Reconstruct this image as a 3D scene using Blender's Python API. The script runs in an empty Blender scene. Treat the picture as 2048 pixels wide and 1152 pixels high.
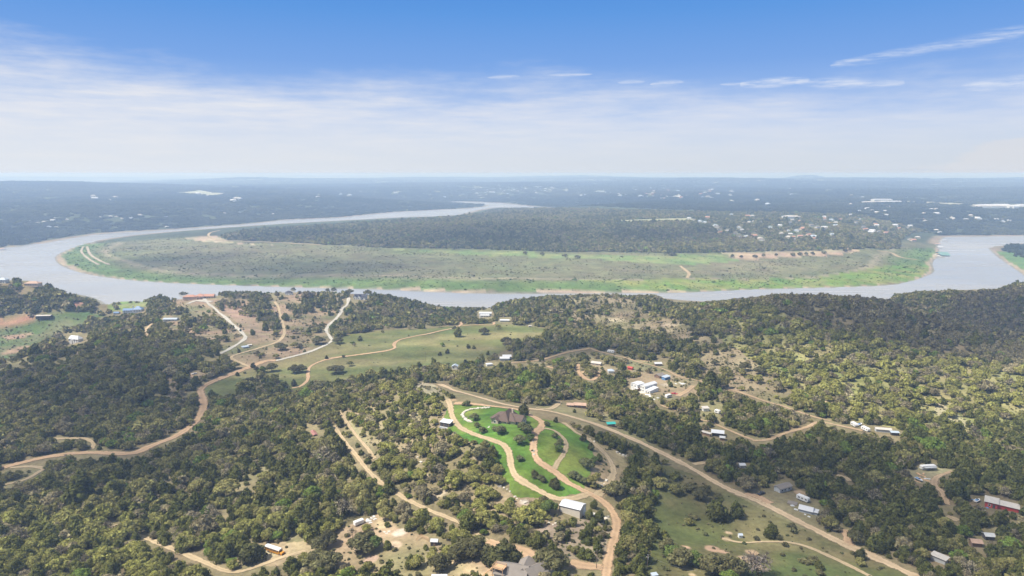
HAZE = 1.6e-4
EXPO, SUN, SKY = 0.72, 4.4, .13
CLOUDS = [(1740,640,300,150), (2000,640,260,200), (150,740,200,170), (330,800,150,120), (250,930,150,70), (1150,700,200,50), (1450,930,130,80), (1800,1000,120,110), (650,535,420,260), (360,520,260,230), (980,470,520,420), (600,470,300,260), (1350,470,300,260)]
import bpy, math, random
import numpy as np
from mathutils import Matrix, Vector
random.seed(7); RNG = np.random.default_rng(7)
SC = bpy.context.scene
COL = SC.collection
R = math.radians

# ------------------------------------------------------------------ camera
CAM_Z, FPX, HORIZON = 250.0, 1365.0, 347.0
PITCH = math.atan((576 - HORIZON) / FPX)
CP, SP = math.cos(PITCH), math.sin(PITCH)
def ray(px, py):
    px = np.asarray(px, float); py = np.asarray(py, float)
    a = px - 1024; b = 576 - py
    d = np.stack([a, FPX * CP + b * SP, -FPX * SP + b * CP], -1)
    return d
def unz(px, py, z):
    d = ray(px, py); t = (z - CAM_Z) / np.minimum(d[..., 2], -1e-3)
    return d[..., 0] * t, d[..., 1] * t
def proj(x, y, z):
    zz = z - CAM_Z
    dep = y * CP - zz * SP
    up = y * SP + zz * CP
    dep = np.maximum(dep, 1.0)
    return 1024 + FPX * x / dep, 576 - FPX * up / dep
cam = bpy.data.objects.new('camera', bpy.data.cameras.new('camera'))
COL.objects.link(cam); SC.camera = cam
cam.location = (0, 0, CAM_Z); cam.rotation_euler = (math.pi / 2 - PITCH, 0, 0)
cam.data.sensor_width = 36; cam.data.lens = 36 * FPX / 2048
cam.data.clip_start = 1; cam.data.clip_end = 120000

# ------------------------------------------------------------------ noise
def _h(ix, iy, s):
    ix = ix.astype(np.int64); iy = iy.astype(np.int64)
    n = (ix * 374761393 + iy * 668265263 + s * 974711) & 0xffffffff
    n = ((n ^ (n >> 13)) * 1274126177) & 0xffffffff
    n = n ^ (n >> 16)
    return (n & 0xffff) / 65535.0
def vn(x, y, s=0):
    xi = np.floor(x); yi = np.floor(y); fx = x - xi; fy = y - yi
    fx = fx * fx * (3 - 2 * fx); fy = fy * fy * (3 - 2 * fy)
    a = _h(xi, yi, s); b = _h(xi + 1, yi, s); c = _h(xi, yi + 1, s); d = _h(xi + 1, yi + 1, s)
    return (a * (1 - fx) + b * fx) * (1 - fy) + (c * (1 - fx) + d * fx) * fy
def fbm(x, y, sc, o=4, s=0):
    v = 0; a = 1; t = 0
    for k in range(o):
        v = v + a * vn(x / sc + 17 * k, y / sc - 9 * k, s + k); t += a; a *= .5; sc = sc / 2.03
    return v / t * 2 - 1
def sstep(a, b, x):
    t = np.clip((x - a) / (b - a), 0, 1); return t * t * (3 - 2 * t)

# ------------------------------------------------------------------ lake outline (picture points on the water level, turned into ground points)
SHORE = [(-260,572),(-100,577),(0,580),(100,586),(156,590),(186,598.6),(203,608),(188,616.5),(212.5,622),(206,616.5),(239,603),(290,604),
 (400,606),(600,604),(780,612),(880,623),(980,620),(1080,606),(1200,604),(1330,612),(1450,618),(1560,622),(1700,612),(1775,598),(1850,604),
 (1950,602),(2040,588),(2072,571),(2048,547),(2010,522),(1983,500),(1987,494),(2048,487),(2330,483),(2330,470),(2048,472),(1904,473.5),(1884,476),
 (1872,490),(1876,507),(1860,525),(1864,542),(1848,552),(1792,568),(1695,574),(1504,579),(1348,585.6),(1270,585.6),(1097,586.7),(923,585.6),
 (767,578.7),(700,577),(555,573.5),(347,566.5),(243,558),(167,545.7),(125,530),(115,518),(121,507),(167,488),(226,476),(312,466),(451,455),
 (573,447),(700,440),(801,434.6),(888,432),(930,427),(958,420),(998,414.6),(1030,416),(1076,417),(1110,416.5),(1100,414.5),(1072,413.2),(992,405.5),
 (925,403),(905,405),(980,410.5),(935,417),(881,419.5),(784,425),(680,435),(573,439.8),(521,446),(434,452.7),(333,460),(201,467.6),(83,487),
 (0,497),(-260,522)]
_s = np.array(SHORE, float)
SX, SY = unz(_s[:, 0], _s[:, 1], 0.0)
def pip(PX, PY, x, y):
    x = np.asarray(x, float); y = np.asarray(y, float)
    ins = np.zeros(x.shape, bool)
    m = (x >= PX.min()) & (x <= PX.max()) & (y >= PY.min()) & (y <= PY.max())
    if not m.any(): return ins
    xs = x[m]; ys = y[m]; c = np.zeros(xs.shape, bool); n = len(PX)
    for i in range(n):
        x1, y1, x2, y2 = PX[i], PY[i], PX[(i + 1) % n], PY[(i + 1) % n]
        if y1 == y2: continue
        c ^= ((y1 > ys) != (y2 > ys)) & (xs < (x2 - x1) * (ys - y1) / (y2 - y1) + x1)
    ins[m] = c
    return ins
def segdist(AX, AY, x, y, closed=True):
    d2 = np.full(x.shape, 1e18); n = len(AX)
    for i in range(n if closed else n - 1):
        x1, y1 = AX[i], AY[i]; x2, y2 = AX[(i + 1) % n], AY[(i + 1) % n]
        dx, dy = x2 - x1, y2 - y1; L = dx * dx + dy * dy + 1e-9
        t = np.clip(((x - x1) * dx + (y - y1) * dy) / L, 0, 1)
        d2 = np.minimum(d2, (x - x1 - t * dx) ** 2 + (y - y1 - t * dy) ** 2)
    return np.sqrt(d2)
def smooth_poly(X, Y, closed, n=4):
    X = np.asarray(X, float); Y = np.asarray(Y, float); N = len(X); ox = []; oy = []
    for i in range(N if closed else N - 1):
        idx = [(i - 1) % N, i, (i + 1) % N, (i + 2) % N] if closed else [max(i - 1, 0), i, i + 1, min(i + 2, N - 1)]
        for t in np.linspace(0, 1, n, endpoint=False):
            b = [-t**3 + 2*t*t - t, 3*t**3 - 5*t*t + 2, -3*t**3 + 4*t*t + t, t**3 - t*t]
            ox.append(.5 * sum(b[k] * X[idx[k]] for k in range(4))); oy.append(.5 * sum(b[k] * Y[idx[k]] for k in range(4)))
    if not closed: ox.append(X[-1]); oy.append(Y[-1])
    return np.array(ox), np.array(oy)
SX, SY = smooth_poly(SX, SY, True, 2)

# ------------------------------------------------------------------ terrain heights (picture point, height above the lake)
CTRL = [(1024,1152,88),(600,1152,74),(200,1152,66),(-200,1152,62),(1500,1152,78),(2048,1152,76),(2300,1152,76),
 (1150,1028,83),(1000,1000,83),(1010,850,92),(900,803,88),(1090,900,91),(1165,900,86),(1225,940,80),(1060,960,88),(900,780,74),(1000,800,76),(1200,852,76),(1430,965,70),(1300,900,70),(1330,1040,72),
 (1800,1140,75),(700,900,71),(800,850,78),(830,775,82),(660,1000,70),(550,1095,71),(100,1000,58),(300,950,57),(0,935,50),(300,893,50),(400,800,48),(500,760,46),(620,800,52),
 (800,700,46),(700,760,50),(950,650,44),(400,598,44),(470,620,42),(590,590,40),(650,640,40),(700,590,40),(780,604,38),(880,634,16),(980,634,26),(1100,612,38),(1200,597,42),(1330,617,40),
 (1450,609,60),(1550,596,78),(1650,592,83),(1745,603,72),(1785,604,8),(1830,625,22),(1890,655,38),(1850,588,46),(1950,584,55),(2048,580,60),(2200,580,66),
 (1700,680,72),(1550,680,66),(1900,720,58),(2048,750,60),(1700,780,62),(1950,850,62),(1600,870,66),(1800,950,68),(2000,1050,73),(1600,1000,71),
 (1300,775,60),(1200,705,53),(1000,720,50),(1000,765,62),(1300,660,52),(1420,720,56),(1100,660,46),
 (200,680,46),(330,640,40),(150,640,13),(60,645,12),(100,700,26),(0,760,42),(200,780,52),(60,561,62),(112,575,42),(150,591,12),(178,604,4),(200,613,2),(235,608,5),(0,561,62),(-150,561,70),(100,612,34),(0,620,30),(280,606,11),(330,604,28),
 (-250,800,45),(-250,950,48),
 (150,520,6),(300,510,10),(300,480,9),(600,540,8),(600,510,13),(600,470,24),(560,456,14),(800,462,36),(800,495,17),(1000,540,8),(1000,502,17),(1000,450,40),(1130,430,42),(1000,420,34),
 (1400,545,9),(1400,505,17),(1400,455,46),(1700,545,8),(1650,472,42),(1800,465,44),(1845,500,14),(2100,505,10),(2300,530,14),
 (0,470,26),(0,430,62),(250,430,62),(500,420,52),(700,418,36),(800,404,50),(960,394,40),(1200,400,56),(1600,405,66),(1900,450,45),(2040,445,50),(2040,400,80),(2300,440,60),(-260,440,60),
 (100,378,105),(350,376,95),(-200,376,105),(700,374,80),(1000,375,80),(1400,363,125),(1700,366,115),(2040,367,120),(2300,367,120)]
_c = np.array(CTRL, float)
_cx, _cy = unz(_c[:, 0], _c[:, 1], _c[:, 2])
_cz = _c[:, 2]
for th in np.linspace(-60, 60, 9):
    for rr, z in ((60, 82), (17000, 105), (45000, 110)):
        _cx = np.append(_cx, rr * math.sin(R(th))); _cy = np.append(_cy, rr * math.cos(R(th))); _cz = np.append(_cz, z)
_cu, _cv = np.arctan2(_cx, _cy), np.log(np.hypot(_cx, _cy))
def _tps(d2): return np.where(d2 > 1e-12, .5 * d2 * np.log(np.maximum(d2, 1e-12)), 0)
_n = len(_cu)
_A = np.zeros((_n + 3, _n + 3)); _A[:_n, :_n] = _tps((_cu[:, None] - _cu) ** 2 + (_cv[:, None] - _cv) ** 2) + np.eye(_n) * 2e-4
_P = np.stack([np.ones(_n), _cu, _cv], 1); _A[:_n, _n:] = _P; _A[_n:, :_n] = _P.T
_w = np.linalg.solve(_A, np.append(_cz, [0, 0, 0]))
def height_raw(x, y):
    u = np.arctan2(x, y); v = np.log(np.maximum(np.hypot(x, y), 1)); z = _w[_n] + _w[_n + 1] * u + _w[_n + 2] * v
    for i in range(_n): z = z + _w[i] * _tps((u - _cu[i]) ** 2 + (v - _cv[i]) ** 2)
    return z
NTH = 840; TH0, TH1 = R(-58), R(58)
THS = np.linspace(TH0, TH1, NTH)
RS = np.concatenate([np.linspace(8, 105, 10), 165 / np.tan(np.linspace(math.atan(165 / 112), math.atan(165 / 3000), 560)), np.exp(np.linspace(math.log(3008), math.log(9500), 240)), np.exp(np.linspace(math.log(9600), math.log(45000), 90))])
NR = len(RS); LRS = np.log(RS)
GX = RS[:, None] * np.sin(THS)[None]; GY = RS[:, None] * np.cos(THS)[None]
_fx, _fy = GX.ravel(), GY.ravel()
GH = height_raw(_fx, _fy)
_rr = np.hypot(_fx, _fy)
GD = segdist(SX, SY, _fx, _fy); _in = pip(SX, SY, _fx, _fy); GD = np.where(_in, -GD, GD)
GH = GH + fbm(_fx, _fy, 90, 4, 3) * np.clip(_rr / 250, .8, 2.2) + fbm(_fx, _fy, 1500, 5, 9) * 26 * sstep(3500, 7000, _rr) + fbm(_fx, _fy, 5200, 4, 21) * 85 * sstep(7000, 15000, _rr) + sum(h_ * np.exp(-((np.arctan2(_fx, _fy) - a_) / w_) ** 2 - ((_rr - r_) / 1500) ** 2) for a_, r_, h_, w_ in ((.405, 17000, 95, .022), (.30, 11500, 45, .12), (.47, 14000, 50, .09), (-.60, 8300, 50, .13), (-.36, 15000, 45, .1), (.1, 19000, 60, .08), (.62, 16000, 60, .1)))
GH = np.maximum(GH, 2 + 1.5 * fbm(_fx, _fy, 60, 2, 5))
GH = np.minimum(GH, 225)
GH = np.where(GD >= 0, .25 + GH * sstep(-8, 95 + .28 * np.maximum(_rr - 1900, 0), GD), .25 - 4 * sstep(0, 40, -GD))
GHg = GH.reshape(NR, NTH); GDg = GD.reshape(NR, NTH)
def _grid(G, x, y):
    x = np.asarray(x, float); y = np.asarray(y, float)
    i = np.clip((np.arctan2(x, y) - TH0) / (TH1 - TH0) * (NTH - 1), 0, NTH - 1.001)
    rr = np.clip(np.hypot(x, y), RS[0], RS[-1] * .9999)
    j = np.clip(np.interp(rr, RS, np.arange(NR)), 0, NR - 1.001)
    i0 = i.astype(int); j0 = j.astype(int); a = i - i0; b = j - j0
    return (G[j0, i0] * (1 - a) + G[j0, i0 + 1] * a) * (1 - b) + (G[j0 + 1, i0] * (1 - a) + G[j0 + 1, i0 + 1] * a) * b
def hgt(x, y): return _grid(GHg, x, y)
def shore(x, y): return _grid(GDg, x, y)
_mr = np.exp(np.linspace(math.log(90), math.log(44000), 5000))
def unp(px, py):
    """ground point seen at a picture point"""
    px = np.atleast_1d(np.asarray(px, float)); py = np.atleast_1d(np.asarray(py, float))
    d = ray(px, py); hl = np.hypot(d[:, 0], d[:, 1]); ox = np.zeros(len(px)); oy = np.zeros(len(px))
    for k in range(len(px)):
        x = d[k, 0] / hl[k] * _mr; y = d[k, 1] / hl[k] * _mr; z = CAM_Z + d[k, 2] / hl[k] * _mr
        f = np.nonzero(z < hgt(x, y))[0]
        j = f[0] if len(f) else len(_mr) - 1
        ox[k], oy[k] = x[j], y[j]
    return ox, oy
def at(px, py):
    x, y = unp(px, py); return Vector((float(x[0]), float(y[0]), float(hgt(x, y)[0])))
def zone0(pts, z=5.0):
    p = np.array(pts, float); return unz(p[:, 0], p[:, 1], z)
def zone(pts):
    p = np.array(pts, float); return unp(p[:, 0], p[:, 1])
# ------------------------------------------------------------------ materials
def mat(name):
    m = bpy.data.materials.new(name); m.use_nodes = True; nt = m.node_tree; nt.nodes.clear()
    out = nt.nodes.new('ShaderNodeOutputMaterial'); return m, nt, out
class NB:
    def __init__(s, nt): s.nt = nt
    def n(s, t, **kw):
        o = s.nt.nodes.new(t)
        for k, v in kw.items():
            if k.startswith('i_'):
                k = k[2:]; o.inputs[int(k) if k.isdigit() else k.replace('_', ' ')].default_value = v
            else: setattr(o, k, v)
        return o
    def l(s, a, b): s.nt.links.new(a, b)
    def math(s, op, a, b=None, clamp=False):
        o = s.n('ShaderNodeMath', operation=op, use_clamp=clamp)
        for i, v in enumerate((a, b)):
            if v is None: continue
            if isinstance(v, (int, float)): o.inputs[i].default_value = v
            else: s.l(v, o.inputs[i])
        return o.outputs[0]
    def noise(s, vec, sc, det=3, rough=.55):
        o = s.n('ShaderNodeTexNoise'); o.inputs['Scale'].default_value = sc; o.inputs['Detail'].default_value = det; o.inputs['Roughness'].default_value = rough
        if vec is not None: s.l(vec, o.inputs['Vector'])
        return o.outputs['Fac']
    def mix(s, f, a, b, mode='MIX'):
        o = s.n('ShaderNodeMix', data_type='RGBA', blend_type=mode)
        for i, v in ((0, f), (6, a), (7, b)):
            if isinstance(v, (int, float)): o.inputs[i].default_value = v
            elif isinstance(v, tuple): o.inputs[i].default_value = (*v, 1)[:4]
            else: s.l(v, o.inputs[i])
        return o.outputs[2]
    def remap(s, v, a, b, c, d):
        o = s.n('ShaderNodeMapRange'); s.l(v, o.inputs[0])
        for i, q in enumerate((a, b, c, d)): o.inputs[1 + i].default_value = q
        return o.outputs[0]
def scaled(b, colsock, facsock):
    v = b.n('ShaderNodeVectorMath', operation='SCALE'); b.l(colsock, v.inputs[0]); b.l(facsock, v.inputs[3]); return v.outputs[0]
def flat_mat(name, col, rough=.7, var=.18, sc=.6, metal=0., spec=.3, bump=0.0):
    m, nt, out = mat(name); b = NB(nt); p = b.n('ShaderNodeBsdfPrincipled')
    tc = b.n('ShaderNodeTexCoord'); f = b.remap(b.noise(tc.outputs['Object'], sc, 5, .65), .25, .75, 1 - var, 1 + var)
    c = b.n('ShaderNodeRGB'); c.outputs[0].default_value = (*col, 1)
    b.l(scaled(b, c.outputs[0], f), p.inputs['Base Color'])
    p.inputs['Roughness'].default_value = rough; p.inputs['Metallic'].default_value = metal; p.inputs['Specular IOR Level'].default_value = spec
    b.l(p.outputs[0], out.inputs[0]); return m
def ribbed_mat(name, col, rough=.5, period=.35, var=.12, spec=.35):
    """sheet metal or shingles: fine ribs across the slope"""
    m, nt, out = mat(name); b = NB(nt); p = b.n('ShaderNodeBsdfPrincipled')
    tc = b.n('ShaderNodeTexCoord'); w = b.n('ShaderNodeTexWave', wave_type='BANDS', bands_direction='X'); w.inputs['Scale'].default_value = 1 / period / 3.2
    w.inputs['Distortion'].default_value = .3; b.l(tc.outputs['Object'], w.inputs['Vector'])
    f = b.math('MULTIPLY', b.remap(b.noise(tc.outputs['Object'], .5, 5, .7), .25, .75, 1 - var, 1 + var), b.remap(w.outputs['Fac'], 0, 1, .9, 1.05))
    c = b.n('ShaderNodeRGB'); c.outputs[0].default_value = (*col, 1)
    b.l(scaled(b, c.outputs[0], f), p.inputs['Base Color']); p.inputs['Roughness'].default_value = rough; p.inputs['Specular IOR Level'].default_value = spec
    bp = b.n('ShaderNodeBump'); bp.inputs['Strength'].default_value = .25; bp.inputs['Distance'].default_value = .05; b.l(w.outputs['Fac'], bp.inputs['Height']); b.l(bp.outputs[0], p.inputs['Normal'])
    b.l(p.outputs[0], out.inputs[0]); return m
def ground_mat(name, attr='Col'):
    m, nt, out = mat(name); b = NB(nt); p = b.n('ShaderNodeBsdfPrincipled')
    at_ = b.n('ShaderNodeAttribute', attribute_name=attr); tc = b.n('ShaderNodeTexCoord'); o = tc.outputs['Object']
    n1 = b.remap(b.noise(o, .035, 6, .62), .3, .7, .72, 1.28); n2 = b.remap(b.noise(o, .35, 5, .7), .28, .72, .7, 1.3); n3 = b.remap(b.noise(o, .006, 4, .6), .3, .7, .85, 1.15)
    f = b.math('MULTIPLY', b.math('MULTIPLY', n1, n2), n3)
    c = scaled(b, at_.outputs['Color'], f)
    tint = b.mix(b.remap(b.noise(o, .05, 4, .6), .4, .65, 0, .35), c, scaled(b, c, b.math('ADD', 1.1, 0)))
    hs = b.n('ShaderNodeHueSaturation'); b.l(c, hs.inputs['Color']); b.l(b.remap(b.noise(o, .018, 4, .6), .3, .7, .475, .525), hs.inputs['Hue'])
    b.l(hs.outputs[0], p.inputs['Base Color']); p.inputs['Roughness'].default_value = .95; p.inputs['Specular IOR Level'].default_value = .1
    bp = b.n('ShaderNodeBump'); bp.inputs['Strength'].default_value = .5; bp.inputs['Distance'].default_value = .6; b.l(b.noise(o, .5, 4, .7), bp.inputs['Height']); b.l(bp.outputs[0], p.inputs['Normal'])
    b.l(p.outputs[0], out.inputs[0]); return m
def road_mat(name):
    m, nt, out = mat(name); b = NB(nt); p = b.n('ShaderNodeBsdfPrincipled')
    a = b.n('ShaderNodeAttribute', attribute_name='Col'); u = b.n('ShaderNodeAttribute', attribute_name='across'); tc = b.n('ShaderNodeTexCoord'); o = tc.outputs['Object']
    au = b.math('ABSOLUTE', u.outputs['Fac'])
    f = b.math('MULTIPLY', b.remap(b.noise(o, .06, 5, .6), .3, .7, .82, 1.16), b.remap(b.noise(o, .7, 5, .7), .28, .72, .85, 1.15))
    # two wheel tracks are paler than the crown between them
    rut = b.math('ABSOLUTE', b.math('SUBTRACT', au, .45)); rutf = b.remap(rut, 0, .38, 1.06, .9)
    c = scaled(b, a.outputs['Color'], b.math('MULTIPLY', f, rutf)); b.l(c, p.inputs['Base Color']); p.inputs['Roughness'].default_value = .95; p.inputs['Specular IOR Level'].default_value = .1
    edge = b.math('ADD', b.math('ADD', au, b.remap(b.noise(o, .3, 4, .7), .25, .75, -.34, .34)), b.remap(b.noise(o, .06, 3, .6), .3, .7, -.22, .22))
    al = b.remap(edge, .68, .95, 1, 0); tr = b.n('ShaderNodeBsdfTransparent'); mx = b.n('ShaderNodeMixShader')
    b.l(al, mx.inputs[0]); b.l(tr.outputs[0], mx.inputs[1]); b.l(p.outputs[0], mx.inputs[2]); b.l(mx.outputs[0], out.inputs[0]); return m
def leaf_mat(name):
    m, nt, out = mat(name); b = NB(nt)
    t = b.n('ShaderNodeAttribute', attribute_type='INSTANCER', attribute_name='tint'); v = b.n('ShaderNodeAttribute', attribute_name='leafv')
    c = scaled(b, t.outputs['Color'], b.remap(v.outputs['Fac'], 0, 1, .5, 1.5))
    hs = b.n('ShaderNodeHueSaturation'); b.l(c, hs.inputs['Color']); b.l(b.remap(v.outputs['Fac'], 0, 1, .485, .51), hs.inputs['Hue'])
    d = b.n('ShaderNodeBsdfDiffuse'); b.l(hs.outputs[0], d.inputs[0]); tl = b.n('ShaderNodeBsdfTranslucent'); b.l(hs.outputs[0], tl.inputs[0])
    mx = b.n('ShaderNodeMixShader'); mx.inputs[0].default_value = .30; b.l(d.outputs[0], mx.inputs[1]); b.l(tl.outputs[0], mx.inputs[2]); b.l(mx.outputs[0], out.inputs[0]); return m
M_GROUND = ground_mat('soil_and_grass'); M_ROAD = road_mat('dirt_road_surface'); M_LEAF = leaf_mat('foliage'); M_BARK = flat_mat('bark', (.12, .095, .075), .95, .3, 2)
def water_mat():
    m, nt, out = mat('lake_water'); b = NB(nt); p = b.n('ShaderNodeBsdfPrincipled'); tc = b.n('ShaderNodeTexCoord'); o = tc.outputs['Object']
    b.l(b.mix(b.remap(b.noise(o, .002, 4, .6), .35, .65, 0, 1), (.29, .275, .245), (.355, .335, .295)), p.inputs['Base Color'])
    mp = b.n('ShaderNodeMapping'); mp.inputs['Scale'].default_value = (.25, 1, 1); b.l(o, mp.inputs[0])
    b.l(b.remap(b.noise(mp.outputs[0], .006, 5, .65), .35, .65, .12, .32), p.inputs['Roughness']); p.inputs['IOR'].default_value = 1.33
    bp = b.n('ShaderNodeBump'); bp.inputs['Strength'].default_value = .25; bp.inputs['Distance'].default_value = .5; b.l(b.noise(mp.outputs[0], .12, 4, .6), bp.inputs['Height']); b.l(bp.outputs[0], p.inputs['Normal'])
    b.l(p.outputs[0], out.inputs[0]); return m
M_WATER = water_mat()

# ------------------------------------------------------------------ mesh helpers
def tag(o, label=None, cat=None, group=None, kind=None):
    if label: o['label'] = label
    if cat: o['category'] = cat
    if group: o['group'] = group
    if kind: o['kind'] = kind
    return o
def mesh_np(name, co, quads, mats, attrs=None, smooth=False, tris=None, mi=None):
    me = bpy.data.meshes.new(name); nq = 0 if quads is None else len(quads); ntr = 0 if tris is None else len(tris)
    me.vertices.add(len(co)); me.vertices.foreach_set('co', np.ascontiguousarray(co, np.float32).ravel())
    lp = np.concatenate([np.asarray(quads, np.int32).ravel() if nq else np.zeros(0, np.int32), np.asarray(tris, np.int32).ravel() if ntr else np.zeros(0, np.int32)])
    me.loops.add(len(lp)); me.loops.foreach_set('vertex_index', lp)
    me.polygons.add(nq + ntr); st = np.concatenate([np.arange(nq) * 4, nq * 4 + np.arange(ntr) * 3]).astype(np.int32)
    me.polygons.foreach_set('loop_start', st)
    if smooth: me.polygons.foreach_set('use_smooth', np.ones(nq + ntr, bool))
    for m in mats: me.materials.append(m)
    if mi is not None: me.polygons.foreach_set('material_index', np.asarray(mi, np.int32))
    for k, (t, a) in (attrs or {}).items():
        at_ = me.attributes.new(k, t, 'POINT')
        at_.data.foreach_set({'FLOAT': 'value', 'INT': 'value', 'FLOAT_VECTOR': 'vector', 'FLOAT_COLOR': 'color'}[t], np.ascontiguousarray(a).ravel())
    me.update(calc_edges=True); me.validate(); return me
def link(name, me, parent=None):
    o = bpy.data.objects.new(name, me); COL.objects.link(o)
    if parent: o.parent = parent
    return o
def rgba(c): return np.concatenate([c, np.ones((len(c), 1))], 1).astype(np.float32)

# ------------------------------------------------------------------ places (picture outlines turned into ground outlines)
Z = {k: zone(v) for k, v in dict(
 lawn=[(889,826),(893,812),(909,809),(938,811),(969,811),(1004,817),(1032,821),(1052,829),(1085,838),(1110,843),(1133,852),(1161,868),(1176,880),(1184,892),(1189,908),(1190,922),(1183,945),(1174,962),(1168,976),(1160,990),(1146,992),(1120,998),(1098,999),(1075,999),(1036,995),(1016,977),(1004,958),(998,930),(994,906),(969,891),(940,884),(915,873),(898,858),(889,842)],
 field=[(520,745),(480,790),(440,800),(412,790),(410,775),(450,755),(560,722),(610,708),(665,684),(700,668),(760,660),(850,658),(920,650),(1000,648),(1090,656),(1108,668),(1040,692),(1000,706),(960,724),(900,734),(850,740),(800,744),(745,754),(690,768),(650,775),(590,782)],
 pasture=[(335,600),(420,598),(480,615),(560,600),(600,585),(690,598),(680,630),(655,660),(665,682),(600,708),(560,718),(490,735),(455,712),(430,690),(330,665),(345,640),(338,615)],
 drypatch=[(440,612),(493,599),(512,640),(537,678),(500,668),(482,652)],
 dryleft=[(338,612),(425,618),(470,655),(480,672),(430,664),(350,640)],
 meadow=[(1325,930),(1400,952),(1480,998),(1600,1055),(1700,1102),(1830,1156),(1830,1200),(1290,1200),(1285,1152),(1310,1090),(1300,1040),(1320,990)],
 range=[(1130,598),(1260,598),(1345,640),(1420,670),(1480,700),(1530,740),(1605,800),(1575,812),(1500,790),(1420,765),(1395,740),(1402,715),(1380,690),(1300,668),(1200,662),(1110,650)],
 slope=[(690,832),(760,800),(830,762),(885,775),(900,850),(965,905),(1000,985),(1112,1003),(1120,1040),(1000,1052),(870,1003),(780,935),(735,890)],
 yard=[(500,1080),(580,1085),(640,1080),(700,1050),(760,1025),(800,1050),(880,1085),(960,1118),(1050,1152),(1050,1185),(860,1185),(700,1152),(650,1120),(600,1122),(500,1130)],
 barnside=[(1085,1048),(1200,1040),(1226,1060),(1212,1122),(1120,1112),(1060,1072)],
 valley=[(1865,800),(1905,822),(1960,855),(1905,852),(1872,830)],
 cove=[(0,645),(60,640),(150,622),(203,626),(195,645),(130,662),(70,695),(20,725),(-80,730),(-80,650)],
 dirtleft=[(326,762),(392,738),(415,752),(400,775),(330,803)],
 strip=[(672,822),(690,820),(712,850),(742,890),(775,930),(755,925),(725,890)],
 knob=[(820,775),(840,764),(870,770),(885,795),(870,800),(845,790)],
 riverbank=[(239,603),(290,603),(300,612),(262,622),(210,620)],
 settlement=[(1150,720),(1200,700),(1290,722),(1345,742),(1400,760),(1400,790),(1340,800),(1270,800),(1245,760),(1180,765)],
 trailerlot=[(1800,940),(1870,935),(1900,940),(1870,970),(1810,965)],
 saddle=[(1770,600),(1800,612),(1880,640),(1900,660),(1850,640),(1790,625)],
 rightslope=[(1180,880),(1225,895),(1260,930),(1240,965),(1195,1000),(1165,985),(1190,930)],
 bright=[(1400,640),(1560,620),(1700,690),(1900,720),(2100,760),(2100,850),(1900,880),(1700,840),(1550,790),(1470,720)],
 shorewood=[(440,472),(480,464),(560,457),(700,448),(800,441),(930,433),(958,424),(998,416),(1110,418),(1400,425),(1700,430),(1880,468),(1872,496),(1800,497),(1720,498),(1620,501),(1450,506),(1400,506),(1250,505),(1100,503),(900,497),(760,495),(650,490),(500,487),(452,481)],
 greyhill=[(1450,606),(1560,593),(1740,600),(1850,640),(1900,600),(2048,580),(2120,580),(2120,740),(1900,718),(1700,682),(1560,628)],
 redsand=[(1440,505),(1480,503),(1600,503),(1700,498),(1722,503),(1680,510),(1560,515),(1480,521),(1460,514)],
 tanbeach=[(305,468),(360,462),(440,460),(450,482),(500,489),(560,491),(480,488),(400,482)],
 greenflat=[(760,497),(900,500),(1100,507),(1340,512),(1440,508),(1480,522),(1360,530),(1200,520),(1000,512),(860,503)],
 palefield=[(350,385),(400,380),(455,388),(420,391)], palefar=[(1240,440),(1380,436),(1390,443),(1240,446)],
 airstrip=[(1790,401),(1870,404),(1990,410),(1960,413),(1860,408)], sunlitpen=[(1150,560),(1400,558),(1640,555),(1800,530),(1862,530),(1850,553),(1790,567),(1690,573),(1500,578),(1340,583)],
 redsoil=[(0,632),(40,628),(92,630),(85,642),(40,650),(0,655)], redbank=[(130,608),(165,605),(172,612),(150,616)]).items()}
for _k in ('sunlitpen',): pass
def inz(k, x, y, warp=0, sc=25):
    if warp: x = x + fbm(x, y, sc, 3, 31) * warp; y = y + fbm(x, y, sc, 3, 37) * warp
    return pip(Z[k][0], Z[k][1], x, y)

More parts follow.
